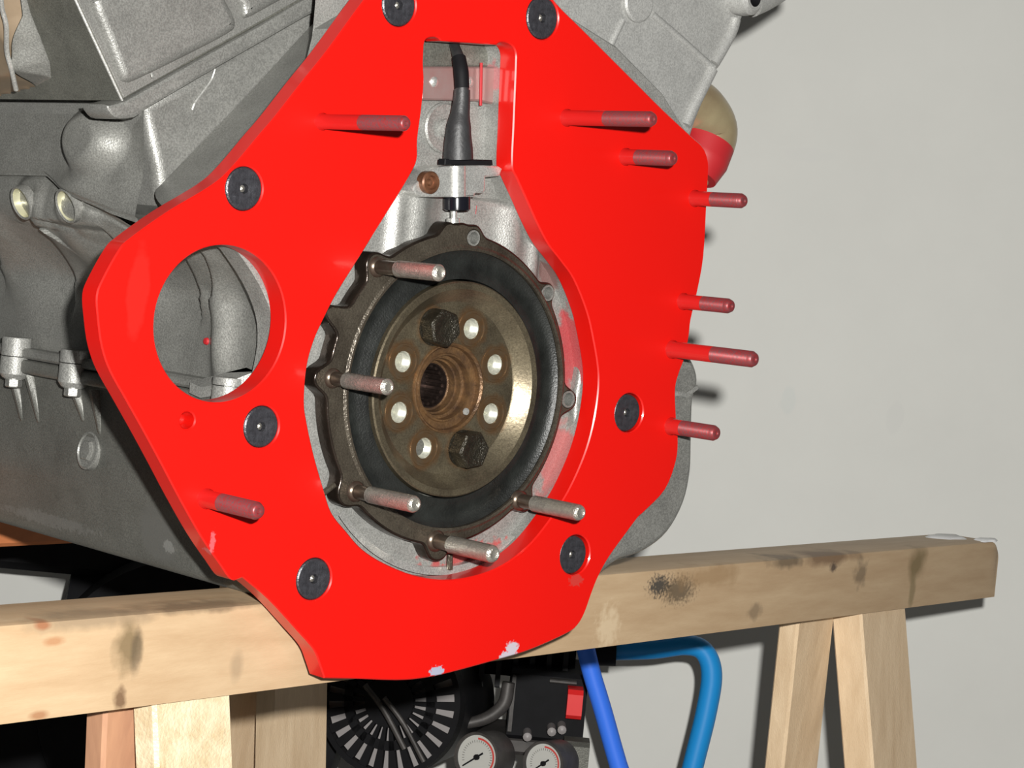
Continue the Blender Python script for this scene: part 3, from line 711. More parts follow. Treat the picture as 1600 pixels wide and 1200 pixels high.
# ---- right-hand lower casting visible past the plate
mb = MB()
rp = [(1040, 520), (1072, 560), (1082, 592), (1075, 622), (1073, 680), (1071, 735), (1060, 785), (1035, 830), (1000, 858), (960, 872), (900, 880), (900, 560)]
prism(mb, catmull(xz(rp, 0.022), True, 4), 0.016, 0.30, 0.004, 3)
o_ = mb.build('crankcase_corner', M['alu'], block, smooth=40)
mb = MB()
rp = [(1020, 606), (1060, 612), (1078, 600), (1079, 606), (1062, 619), (1020, 614)]
prism(mb, [Vector(p) for p in xz(rp, 0.022)], 0.0150, 0.02); mb.build('casting_seam', M['alu_light'], block)
mb = MB(); rp = [(975, 838), (1010, 822), (1038, 800), (1048, 806), (1030, 838), (998, 862), (960, 876), (930, 874)]
prism(mb, catmull(xz(rp, 0.026), True, 3), 0.024, 0.2, 0.002, 2); mb.build('pan_corner', M['pan'], pano)

# ---- left bank: cylinder head and its cover
D1 = 0.085
head = MB()
hp = [(222, 163), (330, 108), (400, 66), (470, 22), (520, -30), (760, -90), (760, 120), (560, 240), (420, 330), (290, 345), (252, 322), (247, 300), (243, 262)]
prism(head, [Vector(p) for p in xz(hp, D1)], D1, 0.62, 0.006, 4)
hd = head.build('cylinder_head', M['alu_left'], eng, smooth=45); hd['label'] = 'left bank cylinder head'
mb = MB()   # wedge: ridge line at head face, descending to the flange
A = [P(a, b, D1 - 0.0005) for a, b in ((250, 290), (300, 238), (360, 176), (420, 112), (480, 46), (540, -18), (580, -60))]
C_ = [P(a, b, 0.018) + Vector((0.006, 0, -0.004)) for a, b in ((272, 330), (330, 302), (392, 246), (447, 182), (500, 108), (565, 30), (600, -40))]
rows = []
for i in range(11):
    t = i / 10; rows.append([Vector((a.x + (c.x - a.x) * t, a.y + (c.y - a.y) * (t ** 1.7), a.z + (c.z - a.z) * t)) for a, c in zip(A, C_)])
vs = [v for r_ in rows for v in r_]; k = len(A)
mb.add(vs, [(r_ * k + i, r_ * k + i + 1, (r_ + 1) * k + i + 1, (r_ + 1) * k + i) for r_ in range(10) for i in range(k - 1)])
sh = mb.build('head_shoulder', M['alu'], hd, smooth=80)
m_ = MB(); tube(m_, [P(336, 108, D1 - .0008), P(330, 125, D1 - .0008), P(318, 142, D1 - .0008), P(305, 160, D1 - .0008), P(300, 172, D1 - .0008)], 0.0007, 6); m_.build('casting_scar', M['alu_shiny'], hd)
# head flank with bumps
bl1 = sidept([(150, 220)], XHs)[0]; bl2 = sidept([(130, 290)], XHs)[0]; bl3 = sidept([(45, 215)], XHs)[0]
E1 = sidept([(180, 180), (205, 230), (222, 280)], XHs)
cutl = sidept([(-60, 270), (0, 273), (68, 274), (100, 298), (170, 334), (215, 350)], XHs)
def hflank(y, z):
    h = 0.0
    r_ = math.hypot((y - bl1[0]) / 0.024, (z - bl1[1]) / 0.018)
    h += 0.013 * (1 - sstep(0.55, 1.35, r_))
    h += 0.008 * g(math.hypot((y - bl2[0]) / 0.025, (z - bl2[1]) / 0.010))
    h -= 0.003 * g(pl((y, z), E1) / 0.012)
    return (XHs - h, y, z)
zc = sorted([c[1] for c in cutl])
mb = MB(); zlo = sidept([(180, 345)], XHs)[0][1]; zhi = sidept([(180, 160)], XHs)[0][1]
def hf2(y, zz):
    # lower edge follows the cut line
    zlow = cutl[0][1]
    for i in range(len(cutl) - 1):
        y0_, y1_ = cutl[i][0], cutl[i + 1][0]
        if min(y0_, y1_) <= y <= max(y0_, y1_): zlow = cutl[i][1] + (cutl[i + 1][1] - cutl[i][1]) * (y - y0_) / (y1_ - y0_)
    if y < min(c[0] for c in cutl): zlow = cutl[-1][1]
    z = zlow + (zhi + 0.004 - zlow) * zz
    x, yy, z2 = hflank(y, z)
    if zz < 0: x += 0.035; z2 = zlow
    if 0 <= zz < 0.04: x += 0.002
    return (x, yy, z2)
ny = 150; nz = 60; vs = []; fs = []; y0_, y1_ = D1 + 0.001, PX(-60, 220, XHs).y
for i in range(ny + 1):
    for j in range(-1, nz + 1): vs.append(hf2(y0_ + (y1_ - y0_) * i / ny, j / nz if j >= 0 else -1))
kk = nz + 2
for i in range(ny):
    for j in range(kk - 1): fs.append((i * kk + j, (i + 1) * kk + j, (i + 1) * kk + j + 1, i * kk + j + 1))
mb.add(vs, fs); hfl = mb.build('head_flank', M['alu'], hd, smooth=80)
# gasket lip under the cover
mb = MB()
lp = [(160, 163), (188, 158), (300, 95), (400, 40), (500, -18), (520, 0), (470, 28), (400, 68), (330, 108), (245, 158), (222, 172), (205, 184), (180, 186), (168, 180)]
prism(mb, catmull([(a, b) for a, b in xz(lp, D1 - 0.006)], True, 2), D1 - 0.010, D1 + 0.014, 0.002, 2)
mb.build('gasket_lip', M['alu_left'], hd)
# head cover (cam cover)
cov = MB(); D2 = D1 - 0.008
cp = [(190, 157), (118, 0), (60, -130), (340, -260), (640, -200), (580, -70), (460, 8)]
prism(cov, [Vector(p) for p in xz(cp, D2)], D2, 0.75, 0.0007, 1)
cover = cov.build('head_cover', M['alu_dark'], eng, smooth=30); cover['label'] = 'aluminium head cover with recessed panels on the left bank'  # body in a darker aluminium than its end face
def panel(pts, d, b=0.005, name='raised_panel', m=None, par=None, h=0.004, n=3):
    m_ = MB(); prism(m_, catmull(xz(pts, d), True, n), d - h, d + 0.001, b, 4); return m_.build(name, m or M['alu_left'], par or cover, smooth=60)
# frame face plate (light) and raised panels
m_ = MB(); fo_ = [Vector(p) for p in xz([(193, 153), (121, 0), (66, -125), (340, -250), (630, -195), (574, -70), (458, 4)], D2)]
prism(m_, fo_, D2 - 0.0006, D2 + 0.001, 0.0003, 1); m_.build('end_face', M['alu_left'], cover)
panel([(146, 24, 'c'), (162, 62), (176, 100), (186, 124), (196, 129), (214, 124), (300, 82), (356, 52), (366, 40), (362, 22), (350, 0), (320, -60), (250, -60), (150, -5), (142, 8)], D2 - 0.0006)
panel([(376, 26), (372, 8), (350, -50), (450, -90), (520, -60), (490, -30), (420, 10), (386, 28)], D2 - 0.0006)
panel([(130, -10), (200, -45), (310, -80), (290, -140), (150, -90), (105, -60)], D2 - 0.0006)
m_ = MB(); q = P(237, 115, D2 - .004); tube(m_, [q, q + Vector((0, -0.0012, -0.002))], 0.0007, 8); m_.build('metal_fleck', M['alu_shiny'], cover, origin=q)
# bright edge strip between end face and flank
m_ = MB(); tube(m_, [P(191, 157, D2), P(118, 0, D2), P(62, -128, D2)], 0.0008, 8); m_.build('edge_burr', M['alu_shiny'], cover)
# bulging duct and bronze housing at the far left, on the cover's flank
XC = P(185, 140, D2).x
qa, qb = P(190, 157, D2), P(118, 0, D2)
fn = Vector((0, 1, 0)).cross((qb - qa).normalized()).normalized()
if fn.x > 0: fn = -fn
fe = (qb - qa).normalized()
def PF(px, py, off=0.0):                                  # pixel -> leaning flank plane, as (along Y, up the flank)
    v = ray(px, py); o = qa + fn * off; t = (o - CAM).dot(fn) / v.dot(fn); p = CAM + v * t
    return (p.y, (p - qa).dot(fe))
bnd = [PF(*p) for p in ((-60, 168), (10, 148), (60, 136), (82, 124), (80, 100), (66, 62), (50, 22), (38, -20), (20, -80))]
H0 = 0.015
seam = [PF(a, b, H0) for a, b in ((-2, -30), (2, 10), (9, 40), (10, 80), (17, 108), (22, 142), (26, 175))]
def inb(p):
    best = 1e9; sd = 0
    for i in range(len(bnd) - 1):
        d = segd(p, bnd[i], bnd[i + 1])
        if d < best - 1e-9:
            best = d; sd = (bnd[i + 1][0] - bnd[i][0]) * (p[1] - bnd[i][1]) - (bnd[i + 1][1] - bnd[i][1]) * (p[0] - bnd[i][0])
    return best if sd * SG > 0 else -best
SG = 1
if inb(PF(30, 80)) < 0: SG = -1
zmid = PF(60, 62)[1]
def duct(y, w_):
    d = inb((y, w_)); t = max(0, min(1, d / 0.018)); h = sstep(0, 1, t) ** 0.8 * H0 - 0.0004 if d > 0 else -0.0008
    if d > 0: h *= 1 - 0.18 * g((w_ - zmid) / 0.006)
    return tuple(qa + Vector((0, y - qa.y, 0)) + fe * w_ + fn * h)
y0_ = PF(95, 60)[0]; w0_ = PF(60, 154)[1]; w1_ = PF(60, -40)[1]; sms = sorted((w_, y) for y, w_ in seam)
def smy(w_):
    if w_ <= sms[0][0]: return sms[0][1]
    for i in range(len(sms) - 1):
        if w_ <= sms[i + 1][0]: return sms[i][1] + (sms[i + 1][1] - sms[i][1]) * (w_ - sms[i][0]) / (sms[i + 1][0] - sms[i][0])
    return sms[-1][1]
m_ = MB()
hfield(m_, w0_, w1_, 0, 1, 0.0012, lambda w_, t: duct(y0_ + (smy(w_) - y0_) * t, w_), nvo=50); dd_ = m_.build('flank_duct', M['alu'], cover, smooth=80); dd_['label'] = 'two-lobed bulge on the cover flank'
m_ = MB(); hfield(m_, w0_, w1_, 0, 1, 0.0015, lambda w_, t: tuple(Vector(duct(smy(w_) + 0.09 * t, w_)) + fn * (0.0006 if inb((smy(w_) + 0.09 * t, w_)) > 0 else -0.0015)), nvo=50); o_ = m_.build('bronze_housing', M['bronze'], cover, smooth=80); o_['label'] = 'bronze coloured housing at the far left'
m_ = MB(); tube(m_, [qa + Vector((0, y - qa.y, 0)) + fe * w_ + fn * (H0 * (.98 if 1 <= i < 5 else .9)) for i, (y, w_) in enumerate(seam[:6])], 0.0014, 12); m_.build('flange_seam', M['alu_shiny'], cover)

# ---- right bank head: rear face with ribs
D3 = 0.045
mb = MB()
rp = [(700, -100), (1230, -160), (1188, -60), (1172, 0), (1164, 22), (1150, 56), (1140, 70), (1128, 102), (1112, 120), (1104, 150), (1088, 190), (1081, 212), (1070, 260), (1040, 330), (900, 330), (700, 200)]
prism(mb, [Vector(p) for p in xz(rp, D3)], D3, 0.5, 0.003, 3)
hr = mb.build('cylinder_head', M['alu_bright'], eng, smooth=40); hr['label'] = 'right bank cylinder head with cast ribs'
def rib(pts, rad, par, d, name='cast_rib', m=None):
    m_ = MB(); tube(m_, [P(a, b, d) for a, b in pts], rad, 10); return m_.build(name, m or M['alu_bright'], par, smooth=60)
rib([(972, 32), (962, 52), (950, 80), (944, 95)], 0.0024, hr, D3 + 0.0005)
rib([(1018, 22), (1060, 58), (1100, 94), (1112, 104)], 0.0024, hr, D3 + 0.0005)
rib([(1112, 108), (1100, 132), (1086, 160), (1070, 196)], 0.0042, hr, D3 + 0.0005)
rib([(1148, 30), (1142, 50), (1126, 80), (1114, 100)], 0.0042, hr, D3 + 0.0005)
m_ = MB(); q = P(995, 4, D3); lathe(m_, q, (0, -1, 0), [(0.0125, -0.001), (0.0125, 0.002), (0.0112, 0.003), (0.001, 0.003)], 36); m_.build('round_boss', M['alu_bright'], hr, origin=q)
m_ = MB(); q = P(872, -8, D3)
# pipe fitting at the top right corner
q = P(1168, 2, D3 - 0.010); m_ = MB()
lathe(m_, q + Vector((0, 0.018, 0.004)), (0.12, -1, -0.05), [(0.0105, -0.02), (0.0120, 0.004), (0.0125, 0.014), (0.0116, 0.020), (0.0085, 0.0225), (0.0062, 0.0225), (0.0058, 0.021, 1), (0.0056, 0.012, 1)], 32)
o_ = m_.build('pipe_fitting', [M['alu_bright'], M['black']], hr, origin=q); o_['label'] = 'hollow round fitting at the top right of the engine'
m_ = MB(); tube(m_, [P(1172, 2, D3 + 0.03), P(1200, -8, D3 + 0.03), P(1245, -36, D3 + 0.03)], [0.011, 0.0095, 0.009], 20); m_.build('side_pipe', M['alu_bright'], hr)
m_ = MB(); tube(m_, [P(1085, -18, D3 + .012), P(1120, -6, D3 + .010), P(1150, 3, D3 + .008)], [0.012, 0.011, 0.0105], 20); m_.build('fitting_neck', M['alu_bright'], hr)
# tan elbow pipe with a dull red cap
elb = MB(); DE = 0.075
cpts = [(1060, 150), (1092, 172), (1112, 205), (1100, 245), (1070, 268)]
tube(elb, [P(a, b, DE) for a, b in cpts], [0.0175, 0.0185, 0.0175, 0.0165, 0.016], 28, n=8)
eo = elb.build('elbow_pipe', M['tan'], eng, smooth=60); eo['label'] = 'tan elbow pipe behind the plate corner'
m_ = MB(); q0, q1 = P(1104, 222, DE - .004), P(1082, 275, DE - .004)
tube(m_, [q0, q0.lerp(q1, .5), q1], [0.0195, 0.0198, 0.0165], 28); o_ = m_.build('pipe_cap', M['cap_red'], eo); o_['label'] = 'dull red cap on the elbow pipe'

# ---- seal carrier
DC = 0.010; TC = 0.0105
cc = P(716, 609, DC); RB = mm(462, 716, 609, DC) / 2
lugs = [(590, 416, 24), (520, 492, 18), (508, 592, 22), (548, 768, 26), (686, 852, 26), (820, 782, 20), (888, 625, 20), (855, 457, 17), (742, 369, 19), (723, 365, 18), (703, 366, 20)]
LG = []
for (x, y, r_) in lugs:
    q = P(x, y, DC); LG.append((math.hypot(q.x - cc.x, q.z - cc.z), math.atan2(q.z - cc.z, q.x - cc.x), mm(2 * r_, x, y, DC) / 2))
NA = 360; rad = []
for i in range(NA):
    t = 2 * math.pi * i / NA; r_ = RB * (242 - 13 * math.cos(t)) / 231
    for (ro, ph, a) in LG:
        dl = (t - ph + math.pi) % (2 * math.pi) - math.pi
        s2 = a * a - (ro * math.sin(dl)) ** 2
        if s2 > 0 and abs(dl) < 1.2: r_ = max(r_, ro * math.cos(dl) + math.sqrt(s2))
    rad.append(r_)
for _ in range(3): rad = [(rad[i - 1] + rad[i] * 2 + rad[(i + 1) % NA]) / 4 for i in range(NA)]
outl = [Vector((cc.x + rad[i] * math.cos(2 * math.pi * i / NA), cc.z + rad[i] * math.sin(2 * math.pi * i / NA))) for i in range(NA)]
RO = mm(432, 716, 609, DC) / 2         # outer radius of the black seal
hl = [circ(cc.x, cc.z, RO, 96)]
hol = [(740, 372, 10.5), (856, 458, 10.5), (888, 624, 11)]
for (x, y, r_) in hol: q = P(x, y, DC); hl.append(circ(q.x, q.z, mm(2 * r_, x, y, DC) / 2, 24))
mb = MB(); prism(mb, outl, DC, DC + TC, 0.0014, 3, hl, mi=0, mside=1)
# raised inner bead of the carrier
lathe(mb, (cc.x, DC, cc.z), (0, -1, 0), [(RO * 1.0, -0.006), (RO * 1.0, 0.0006), (RO * 1.02, 0.0010), (RO * 1.04, 0.0002)], 96, cap0=False, cap1=False)
car = mb.build('seal_carrier', [M['carrier'], M['carrier_side']], eng, smooth=40); car['label'] = 'oily brown cast seal carrier ring with lugs'
# hole liners (bright)
for (x, y, r_) in hol:
    q = P(x, y, DC); R_ = mm(2 * r_, x, y, DC) / 2; m_ = MB()
    lathe(m_, q, (0, 1, 0), [(R_ * 1.22, 0.0003), (R_ * 1.18, -0.0004), (R_ * .92, -0.0003), (R_ * .88, 0.004), (R_ * .88, 0.009), (R_ * .3, 0.0095)], 24, cap0=False)
    m_.build('threaded_hole', M['alu'], car, origin=q)
# carrier studs: dark shank and zinc sleeve
def cstud(bx, by, tx, rpx, split=0.42):
    q = P(bx, by, DC); lo, hi = 0.0, 0.15
    for _ in range(40):
        mid = (lo + hi) / 2; v = RW.transposed() @ (q + Vector((0, -mid, 0)) - CAM)
        if 800 + F * v.x / v.z < tx: lo = mid
        else: hi = mid
    Ls = lo; R_ = mm(2 * rpx, bx, by, DC) / 2
    prof = [(R_ * 1.35, -0.001), (R_ * 1.25, 0.001), (R_ * .88, 0.002), (R_ * .86, Ls * split), (R_ * 1.0, Ls * split + 0.0005, 1)]
    y = Ls * split + 0.0012
    while y < Ls - 0.0022: prof += [(R_ * 0.97, y, 1), (R_ * 1.01, y + 0.0005, 1)]; y += 0.001
    prof += [(R_ * .95, Ls - 0.0016, 1), (R_ * .78, Ls - 0.0003, 1), (R_ * .60, Ls, 1), (R_ * .45, Ls - .0008, 1)]
    m_ = MB(); lathe(m_, q, (0, -1, 0), prof, 24); return m_.build('stud', [M['shank'], M['zinc']], car, origin=q, smooth=50)
cstud(590, 417, 689, 13, .33); cstud(520, 591, 608, 12.5, .24); cstud(556, 768, 650, 13, .24); cstud(812, 782, 908, 12.5, .24); cstud(681, 845, 773, 13.5, .26)
for (x, y) in ((516, 762), (703, 874)):
    m_ = MB(); q = P(x, y, DC + .004); q2 = q + Vector(((q.x - cc.x) * .06, 0, (q.z - cc.z) * .06))
    tube(m_, [q - (q2 - q) * .5, q2], 0.0018, 10); m_.build('locating_pin', M['carrier'], car, origin=q)

# ---- black seal ring (slightly dished) and crankshaft flange
q = Vector((cc.x, DC, cc.z)); RI = mm(336, 718, 610, DC) / 2
mb = MB(); lathe(mb, q, (0, 1, 0), [(RO * 1.0, 0.002), (RO * .975, 0.0040), (RO * .93, 0.0052), (RI + 0.008, 0.0046), (RI + 0.004, 0.0030), (RI + 0.0012, 0.0026), (RI + 0.0010, 0.008)], 96, cap0=False, cap1=False)
seal = mb.build('oil_seal', M['rubber'], eng, smooth=50); seal['label'] = 'wide black rubber oil seal around the crankshaft'
fc = Vector((cc.x + 0.0003, DC + 0.0005, cc.z)); dish = 0.0088
Rdish = mm(268, 699, 605, DC + dish) / 2; Rh = mm(136, 699, 607, DC + dish) / 2
mb = MB()
lathe(mb, fc, (0, 1, 0), [(RI, 0.014), (RI, 0.0009), (RI - 0.0008, 0.0), (RI * 0.90, 0.0006), (Rdish * 1.03, dish - 0.0006), (Rdish, dish), (Rh * 1.0, dish, 0), (Rh, dish + 0.0015, 0)], 128, cap0=False, cap1=False)
BCR = mm(203, 699, 605, DC + dish) / 2
# dish floor gets real holes: rebuild the floor as a prism with holes
mb = MB()
lathe(mb, fc, (0, 1, 0), [(RI, 0.014), (RI, 0.0009), (RI - 0.0008, 0.0), (RI * 0.93, 0.0004), (Rdish * 1.02, dish - 0.0006), (Rdish, dish)], 128, cap0=False, cap1=False)
fz = fc.y + dish; holes8 = []
bolt_at = (6, 2)   # hex bolts: upper left and lower right
angs = [math.radians(90 - 22.5 - 45 * k + 1.0) for k in range(8)]
for k, a in enumerate(angs): holes8.append((fc.x + BCR * math.cos(a), fc.z + BCR * math.sin(a)))
RHO = mm(33, 729, 511, fz) / 2
flp = MB(); prism(flp, circ(fc.x, fc.z, Rdish, 128), fz, fz + 0.001, 0, 1, [circ(x, z, RHO, 28) for x, z in holes8] + [circ(fc.x, fc.z, Rh, 64)], back=False)
mb.add(flp.v, flp.f)
crank = mb.build('crankshaft_flange', M['flange'], eng, smooth=30); crank['label'] = 'worn steel crankshaft flange with eight bolt holes'
q_r = [(x, fz, z) for x, z in holes8]
stain(M['flange'], [(q_, (0.0135, 0.01, 0.0135), (0.20, 0.095, 0.035), 0.62, 90, 0.35) for q_ in q_r] +
      [((fc.x, fz, fc.z), (0.030, 0.01, 0.030), (0.17, 0.085, 0.03), 0.55, 60, 0.45)])
hexk = [7, 3]
for k, (x, z) in enumerate(holes8):
    c_ = Vector((x, fz, z))
    if k in hexk:
        m_ = MB(); RX = mm(62, x and 690, 515, fz) / 2
        lathe(m_, c_, (0, -1, 0), [(RX * .95, -0.0005), (RX * .95, 0.0008), (RX * .99, 0.0008, 'h'), (RX, 0.0015, 'h'), (RX, 0.0105, 'h'), (RX * .90, 0.0120, 'h'), (RX * .55, 0.0118), (RX * .45, 0.0113), (RX * 0.1, 0.0113)], 36, hexrot=0.25 if k == 7 else 0.9)
        o_ = m_.build('hex_bolt', M['hexhead'], crank, origin=c_, smooth=25); o_['label'] = 'dark oily hex bolt head'
    else:
        m_ = MB(); lathe(m_, c_, (0, -1, 0), [(RHO * 1.75, -0.0003), (RHO * 1.70, 0.0006), (RHO * 1.50, 0.0007), (RHO * 1.46, 0.0001), (RHO * 1.30, 0.0001), (RHO * 1.05, 0.0001), (RHO * 1.0, -0.0010)], 32, cap0=False, cap1=False)
        m_.build('bolt_hole_rim', M['rim'], crank, origin=c_)
        prof = [(RHO * 0.99, -0.0010)]; y = -0.0012
        while y > -0.0080: prof += [(RHO * .98, y), (RHO * .86, y - 0.0006)]; y -= 0.0012
        prof += [(RHO * .8, -0.0085), (RHO * .1, -0.0088)]
        m_ = MB(); lathe(m_, c_, (0, -1, 0), prof, 28, cap0=False); m_.build('thread_insert', M['thread_light'], crank, origin=c_)
# central pilot bore, stepped
m_ = MB(); c_ = Vector((fc.x, fz, fc.z))
R1 = Rh; r2 = mm(112, 699, 600, fz) / 2 
lathe(m_, c_, (0, 1, 0), [(R1 * 1.04, 0.0), (R1 * 1.03, -0.0010), (R1 * 1.0, -0.0012), (R1 * .96, 0.0), (R1 * .95, 0.0035), (R1 * .80, 0.0040), (R1 * .78, 0.0030), (R1 * .74, 0.0030), (R1 * .73, 0.0080), (R1 * .66, 0.0084), (R1 * .64, 0.0120), (R1 * .60, 0.0122), (R1 * .58, 0.0170), (R1 * .50, 0.0180)], 64, cap0=False, cap1=False)
o_ = m_.build('pilot_bore', M['rust'], crank, origin=c_, smooth=30); o_['label'] = 'rust-brown stepped pilot bore'
m_ = MB(); lathe(m_, c_, (0, 1, 0), [(R1 * .52, 0.0165), (R1 * .49, 0.0165), (R1 * .47, 0.019), (R1 * .47, 0.034), (R1 * .1, 0.035)], 48, cap0=False)
o_ = m_.build('pilot_bearing', M['bore'], crank, origin=c_)
for k in range(18):
    a = 2 * math.pi * k / 18; m2 = MB(); p = c_ + Vector((R1 * .45 * math.cos(a), 0, R1 * .45 * math.sin(a)))
    tube(m2, [p + Vector((0, .019, 0)), p + Vector((0, .033, 0))], 0.0011, 8, n=1); m2.build('bearing_roller', M['bore'], o_, origin=p)
q = P(728, 643, fz); m_ = MB(); lathe(m_, Vector((q.x, fz, q.z)), (0, -1, 0), [(0.0022, -.0002), (0.0020, 0.0007), (0.0005, 0.001)], 16); m_.build('locating_dowel', M['alu_shiny'], crank, origin=q)

# ---- crankshaft speed sensor with cable, above the seal
DS = 0.012
sen = MB()
bp_ = [(638, 292), (650, 280), (665, 267), (690, 259), (772, 259), (774, 275, 'c'), (752, 277, 'c'), (750, 300), (737, 302), (735, 308, 'c'), (655, 308, 'c'), (642, 303)]
prism(sen, catmull(xz(bp_, DS), True, 3), DS - 0.004, DS + 0.014, 0.0012, 2)
vb = [P(x, y, DS - 0.005) for x, y in ((707, 258), (714, 307))]
tube(sen, [P(711, 259, DS - .001), P(711, 307, DS - .001)], 0.0062, 20, n=1)
so = sen.build('speed_sensor', M['alu_shiny'], eng, smooth=40); so['label'] = 'silver speed sensor bracket with black cable boot above the seal'
q = P(668, 285, DS - 0.004); m_ = MB()
lathe(m_, q, (0, -1, 0), [(0.0064, -0.002), (0.0064, 0.003), (0.0056, 0.0038), (0.0040, 0.0038), (0.0036, 0.0010), (0.0020, 0.0010), (0.0014, 0.0030), (0.0003, 0.0034)], 28)
o_ = m_.build('clamp_bolt', M['brown_bolt'], so, origin=q); o_['label'] = 'rust-brown socket bolt clamping the sensor'
m_ = MB(); a = P(695, 248, DS - .006); b = P(770, 256, DS - .006)
prism(m_, [Vector(p) for p in xz([(696, 248), (770, 250), (771, 258), (695, 258)], DS - 0.005)], DS - 0.005, DS + 0.001, 0.0006, 1); m_.build('sensor_tab', M['black'], so)
ax = [P(x, y, DS - 0.003) for x, y in ((722, 140), (721, 158), (719, 178), (717, 196), (716, 214), (716, 232), (716, 249))]
m_ = MB(); tube(m_, ax, [.0046, .0049, .0055, .0070, .0076, .0084, .0086], 24); bt = m_.build('cable_boot', M['boot'], so, smooth=60); bt['label'] = 'tapering black rubber cable boot'
m_ = MB(); tube(m_, [P(706, 58, .030), P(711, 74, .022), P(717, 92, .014), P(721, 116, .010), P(722, 142, DS - .003)], [.0030, .0030, .0034, .0040, .0040], 16); m_.build('cable', M['boot'], so)
m_ = MB(); tube(m_, [P(717, 90, .0145), P(720.5, 112, .0105), P(722, 138, DS - .003)], [.0040, .0044, .0042], 16); m_.build('cable_sleeve', M['black'], so)
m_ = MB(); tube(m_, [P(714, 307, DS), P(714, 310, DS), P(714, 327, DS), P(714, 329, DS)], [.0076, .0078, .0078, .0066], 28, n=1); o_ = m_.build('sensor_collar', mat('gloss_black', (.006, .006, .009), .15, spec=.8), so)
m_ = MB(); tube(m_, [P(709, 328, DS + .001), P(709, 350, DS + .001)], .0019, 14, n=1); tube(m_, [P(708, 341, DS + .001), P(708, 348, DS + .001)], .0040, 14, n=1); m_.build('sensor_tip', M['alu_shiny'], so)
m_ = MB(); q = P(742, 321, 0.024); tube(m_, [q, q + Vector((0, 0, -.005))], .0016, 8); m_.build('red_paint_mark', M['cap_red'], so, origin=q)

# ================================================================== rear sawhorse
PB2off = None
zr_top = pano.bound_box[0][2]
zr_top = zbot - 0.0016
yb = 0.42
v = ray(20, 850); 
def plane_pt(px, py, y):   # plane parallel to the front beam, passing engine depth y
    o0 = Vector((XS, y, 0)); vv = ray(px, py); t = (o0 - CAM).dot(bn) / vv.dot(bn); return CAM + vv * t
best = None
for k in range(300):
    y = 0.10 + k * 0.003; z = plane_pt(20, 856, y).z + 0.046
    if best is None or abs(z - (zr_top - 0.0005)) < best[0]: best = (abs(z - (zr_top - 0.0005)), y)
yb = best[1]; print('rear sawhorse y', yb, 'err', best[0])
PB_save = PB
PB = plane_pt(20, 852, yb)
rs = empty('sawhorse', Vector((PB.x, PB.y, FLOORZ)) + bd * 0.2, 'dim orange-brown wooden sawhorse behind, under the far end of the oil pan', 'sawhorse')
z2t = zr_top - 0.0008; z2b = plane_pt(20, 856, yb).z; z2b = z2t - 0.045
sL, sR = -0.25, 0.62
m_ = MB(); box(m_, PB + bd * ((sL + sR) / 2) - bn * 0.025 + UP * ((z2t + z2b) / 2 - PB.z), bd, bn, UP, sR - sL, 0.05, z2t - z2b, bev=0.003)
m_.build('beam', M['wood_orange'], rs, origin=PB)
def leg2(pl_, pr_, splay, yoff, m):
    a = plane_pt(pl_[0], pl_[1], yb); b = plane_pt(pr_[0], pr_[1], yb); c = (a + b) / 2; wd = (b - a).length
    top = c + UP * (z2b - c.z); vs = []
    for (z, t) in ((z2b, 0), (FLOORZ, 1)):
        for (u, y) in ((-wd / 2, 0), (wd / 2, 0), (wd / 2, .022), (-wd / 2, .022)):
            vs.append(Vector((top.x, top.y, z)) + bd * u - bn * (y + yoff) + bn * splay * t)
    m2 = MB(); m2.add(vs, [(0, 1, 5, 4), (1, 2, 6, 5), (2, 3, 7, 6), (3, 0, 4, 7), (0, 1, 2, 3), (4, 5, 6, 7)]); m2.build('leg', m, rs, smooth=0, origin=top)
leg2((410, 1150), (490, 1150), 0.07, 0.003, M['wood_pale']); leg2((395, 1100), (470, 1100), -0.07, 0.024, M['wood_pale'])
leg2((-330, 1100), (-240, 1100), 0.07, 0.003, M['wood_pale']); leg2((-320, 1100), (-250, 1100), -0.07, 0.024, M['wood_pale'])
PB = PB_save

# ================================================================== air compressor
zc_ = 2.10
def C3(px, py, z=zc_): return PZ(px, py, z)
cb = C3(600, 1200); cb.z = FLOORZ
comp = empty('air_compressor', cb, 'black air compressor with two pressure gauges and a slotted fan guard, behind the beam', 'air compressor')
def depthf(p): return (RW.transposed() @ (Vector(p) - CAM)).z
face = -fy                                                # towards the camera
# tank lying on the floor with feet
tk = MB(); tc_ = C3(560, 1200, zc_ + .06); tz = FLOORZ + 0.19
lathe(tk, Vector((tc_.x, tc_.y, tz)) - fx * .24, fx, [(.02, -.03), (.07, -.02), (.10, .0), (.105, .02), (.105, .46), (.10, .48), (.07, .50), (.02, .51)], 32)
tko = tk.build('tank', M['black_metal'], comp)
for sgn in (-1, 1):
    m_ = MB(); box(m_, Vector((tc_.x, tc_.y, FLOORZ + .055)) + fx * (.17 * sgn), fx, fy, UP, .03, .14, .11); m_.build('foot', M['black_metal'], comp)
# platform and motor/pump body
m_ = MB(); pz = tz + .11; box(m_, Vector((tc_.x, tc_.y, pz + .006)), fx, fy, UP, .40, .16, .016); m_.build('platform', M['black_metal'], comp)
gq = C3(610, 1096, zc_ - .03); Rg = 0.066
m_ = MB(); cyl_c = Vector((gq.x, gq.y, gq.z))
# motor body behind the guard
gax = (face * 0.93 - fx * 0.30 + UP * 0.12).normalized()
lathe(m_, cyl_c - gax * .012, -gax, [(Rg * .97, 0), (Rg * .98, .05), (Rg * .9, .12), (Rg * .5, .14)], 40); m_.build('motor_body', M['black_metal'], comp, smooth=50)
m_ = MB(); lathe(m_, cyl_c - gax * .006, -gax, [(Rg * .96, 0), (Rg * .96, .004)], 40); m_.build('fan_backplate', M['fin'], comp)
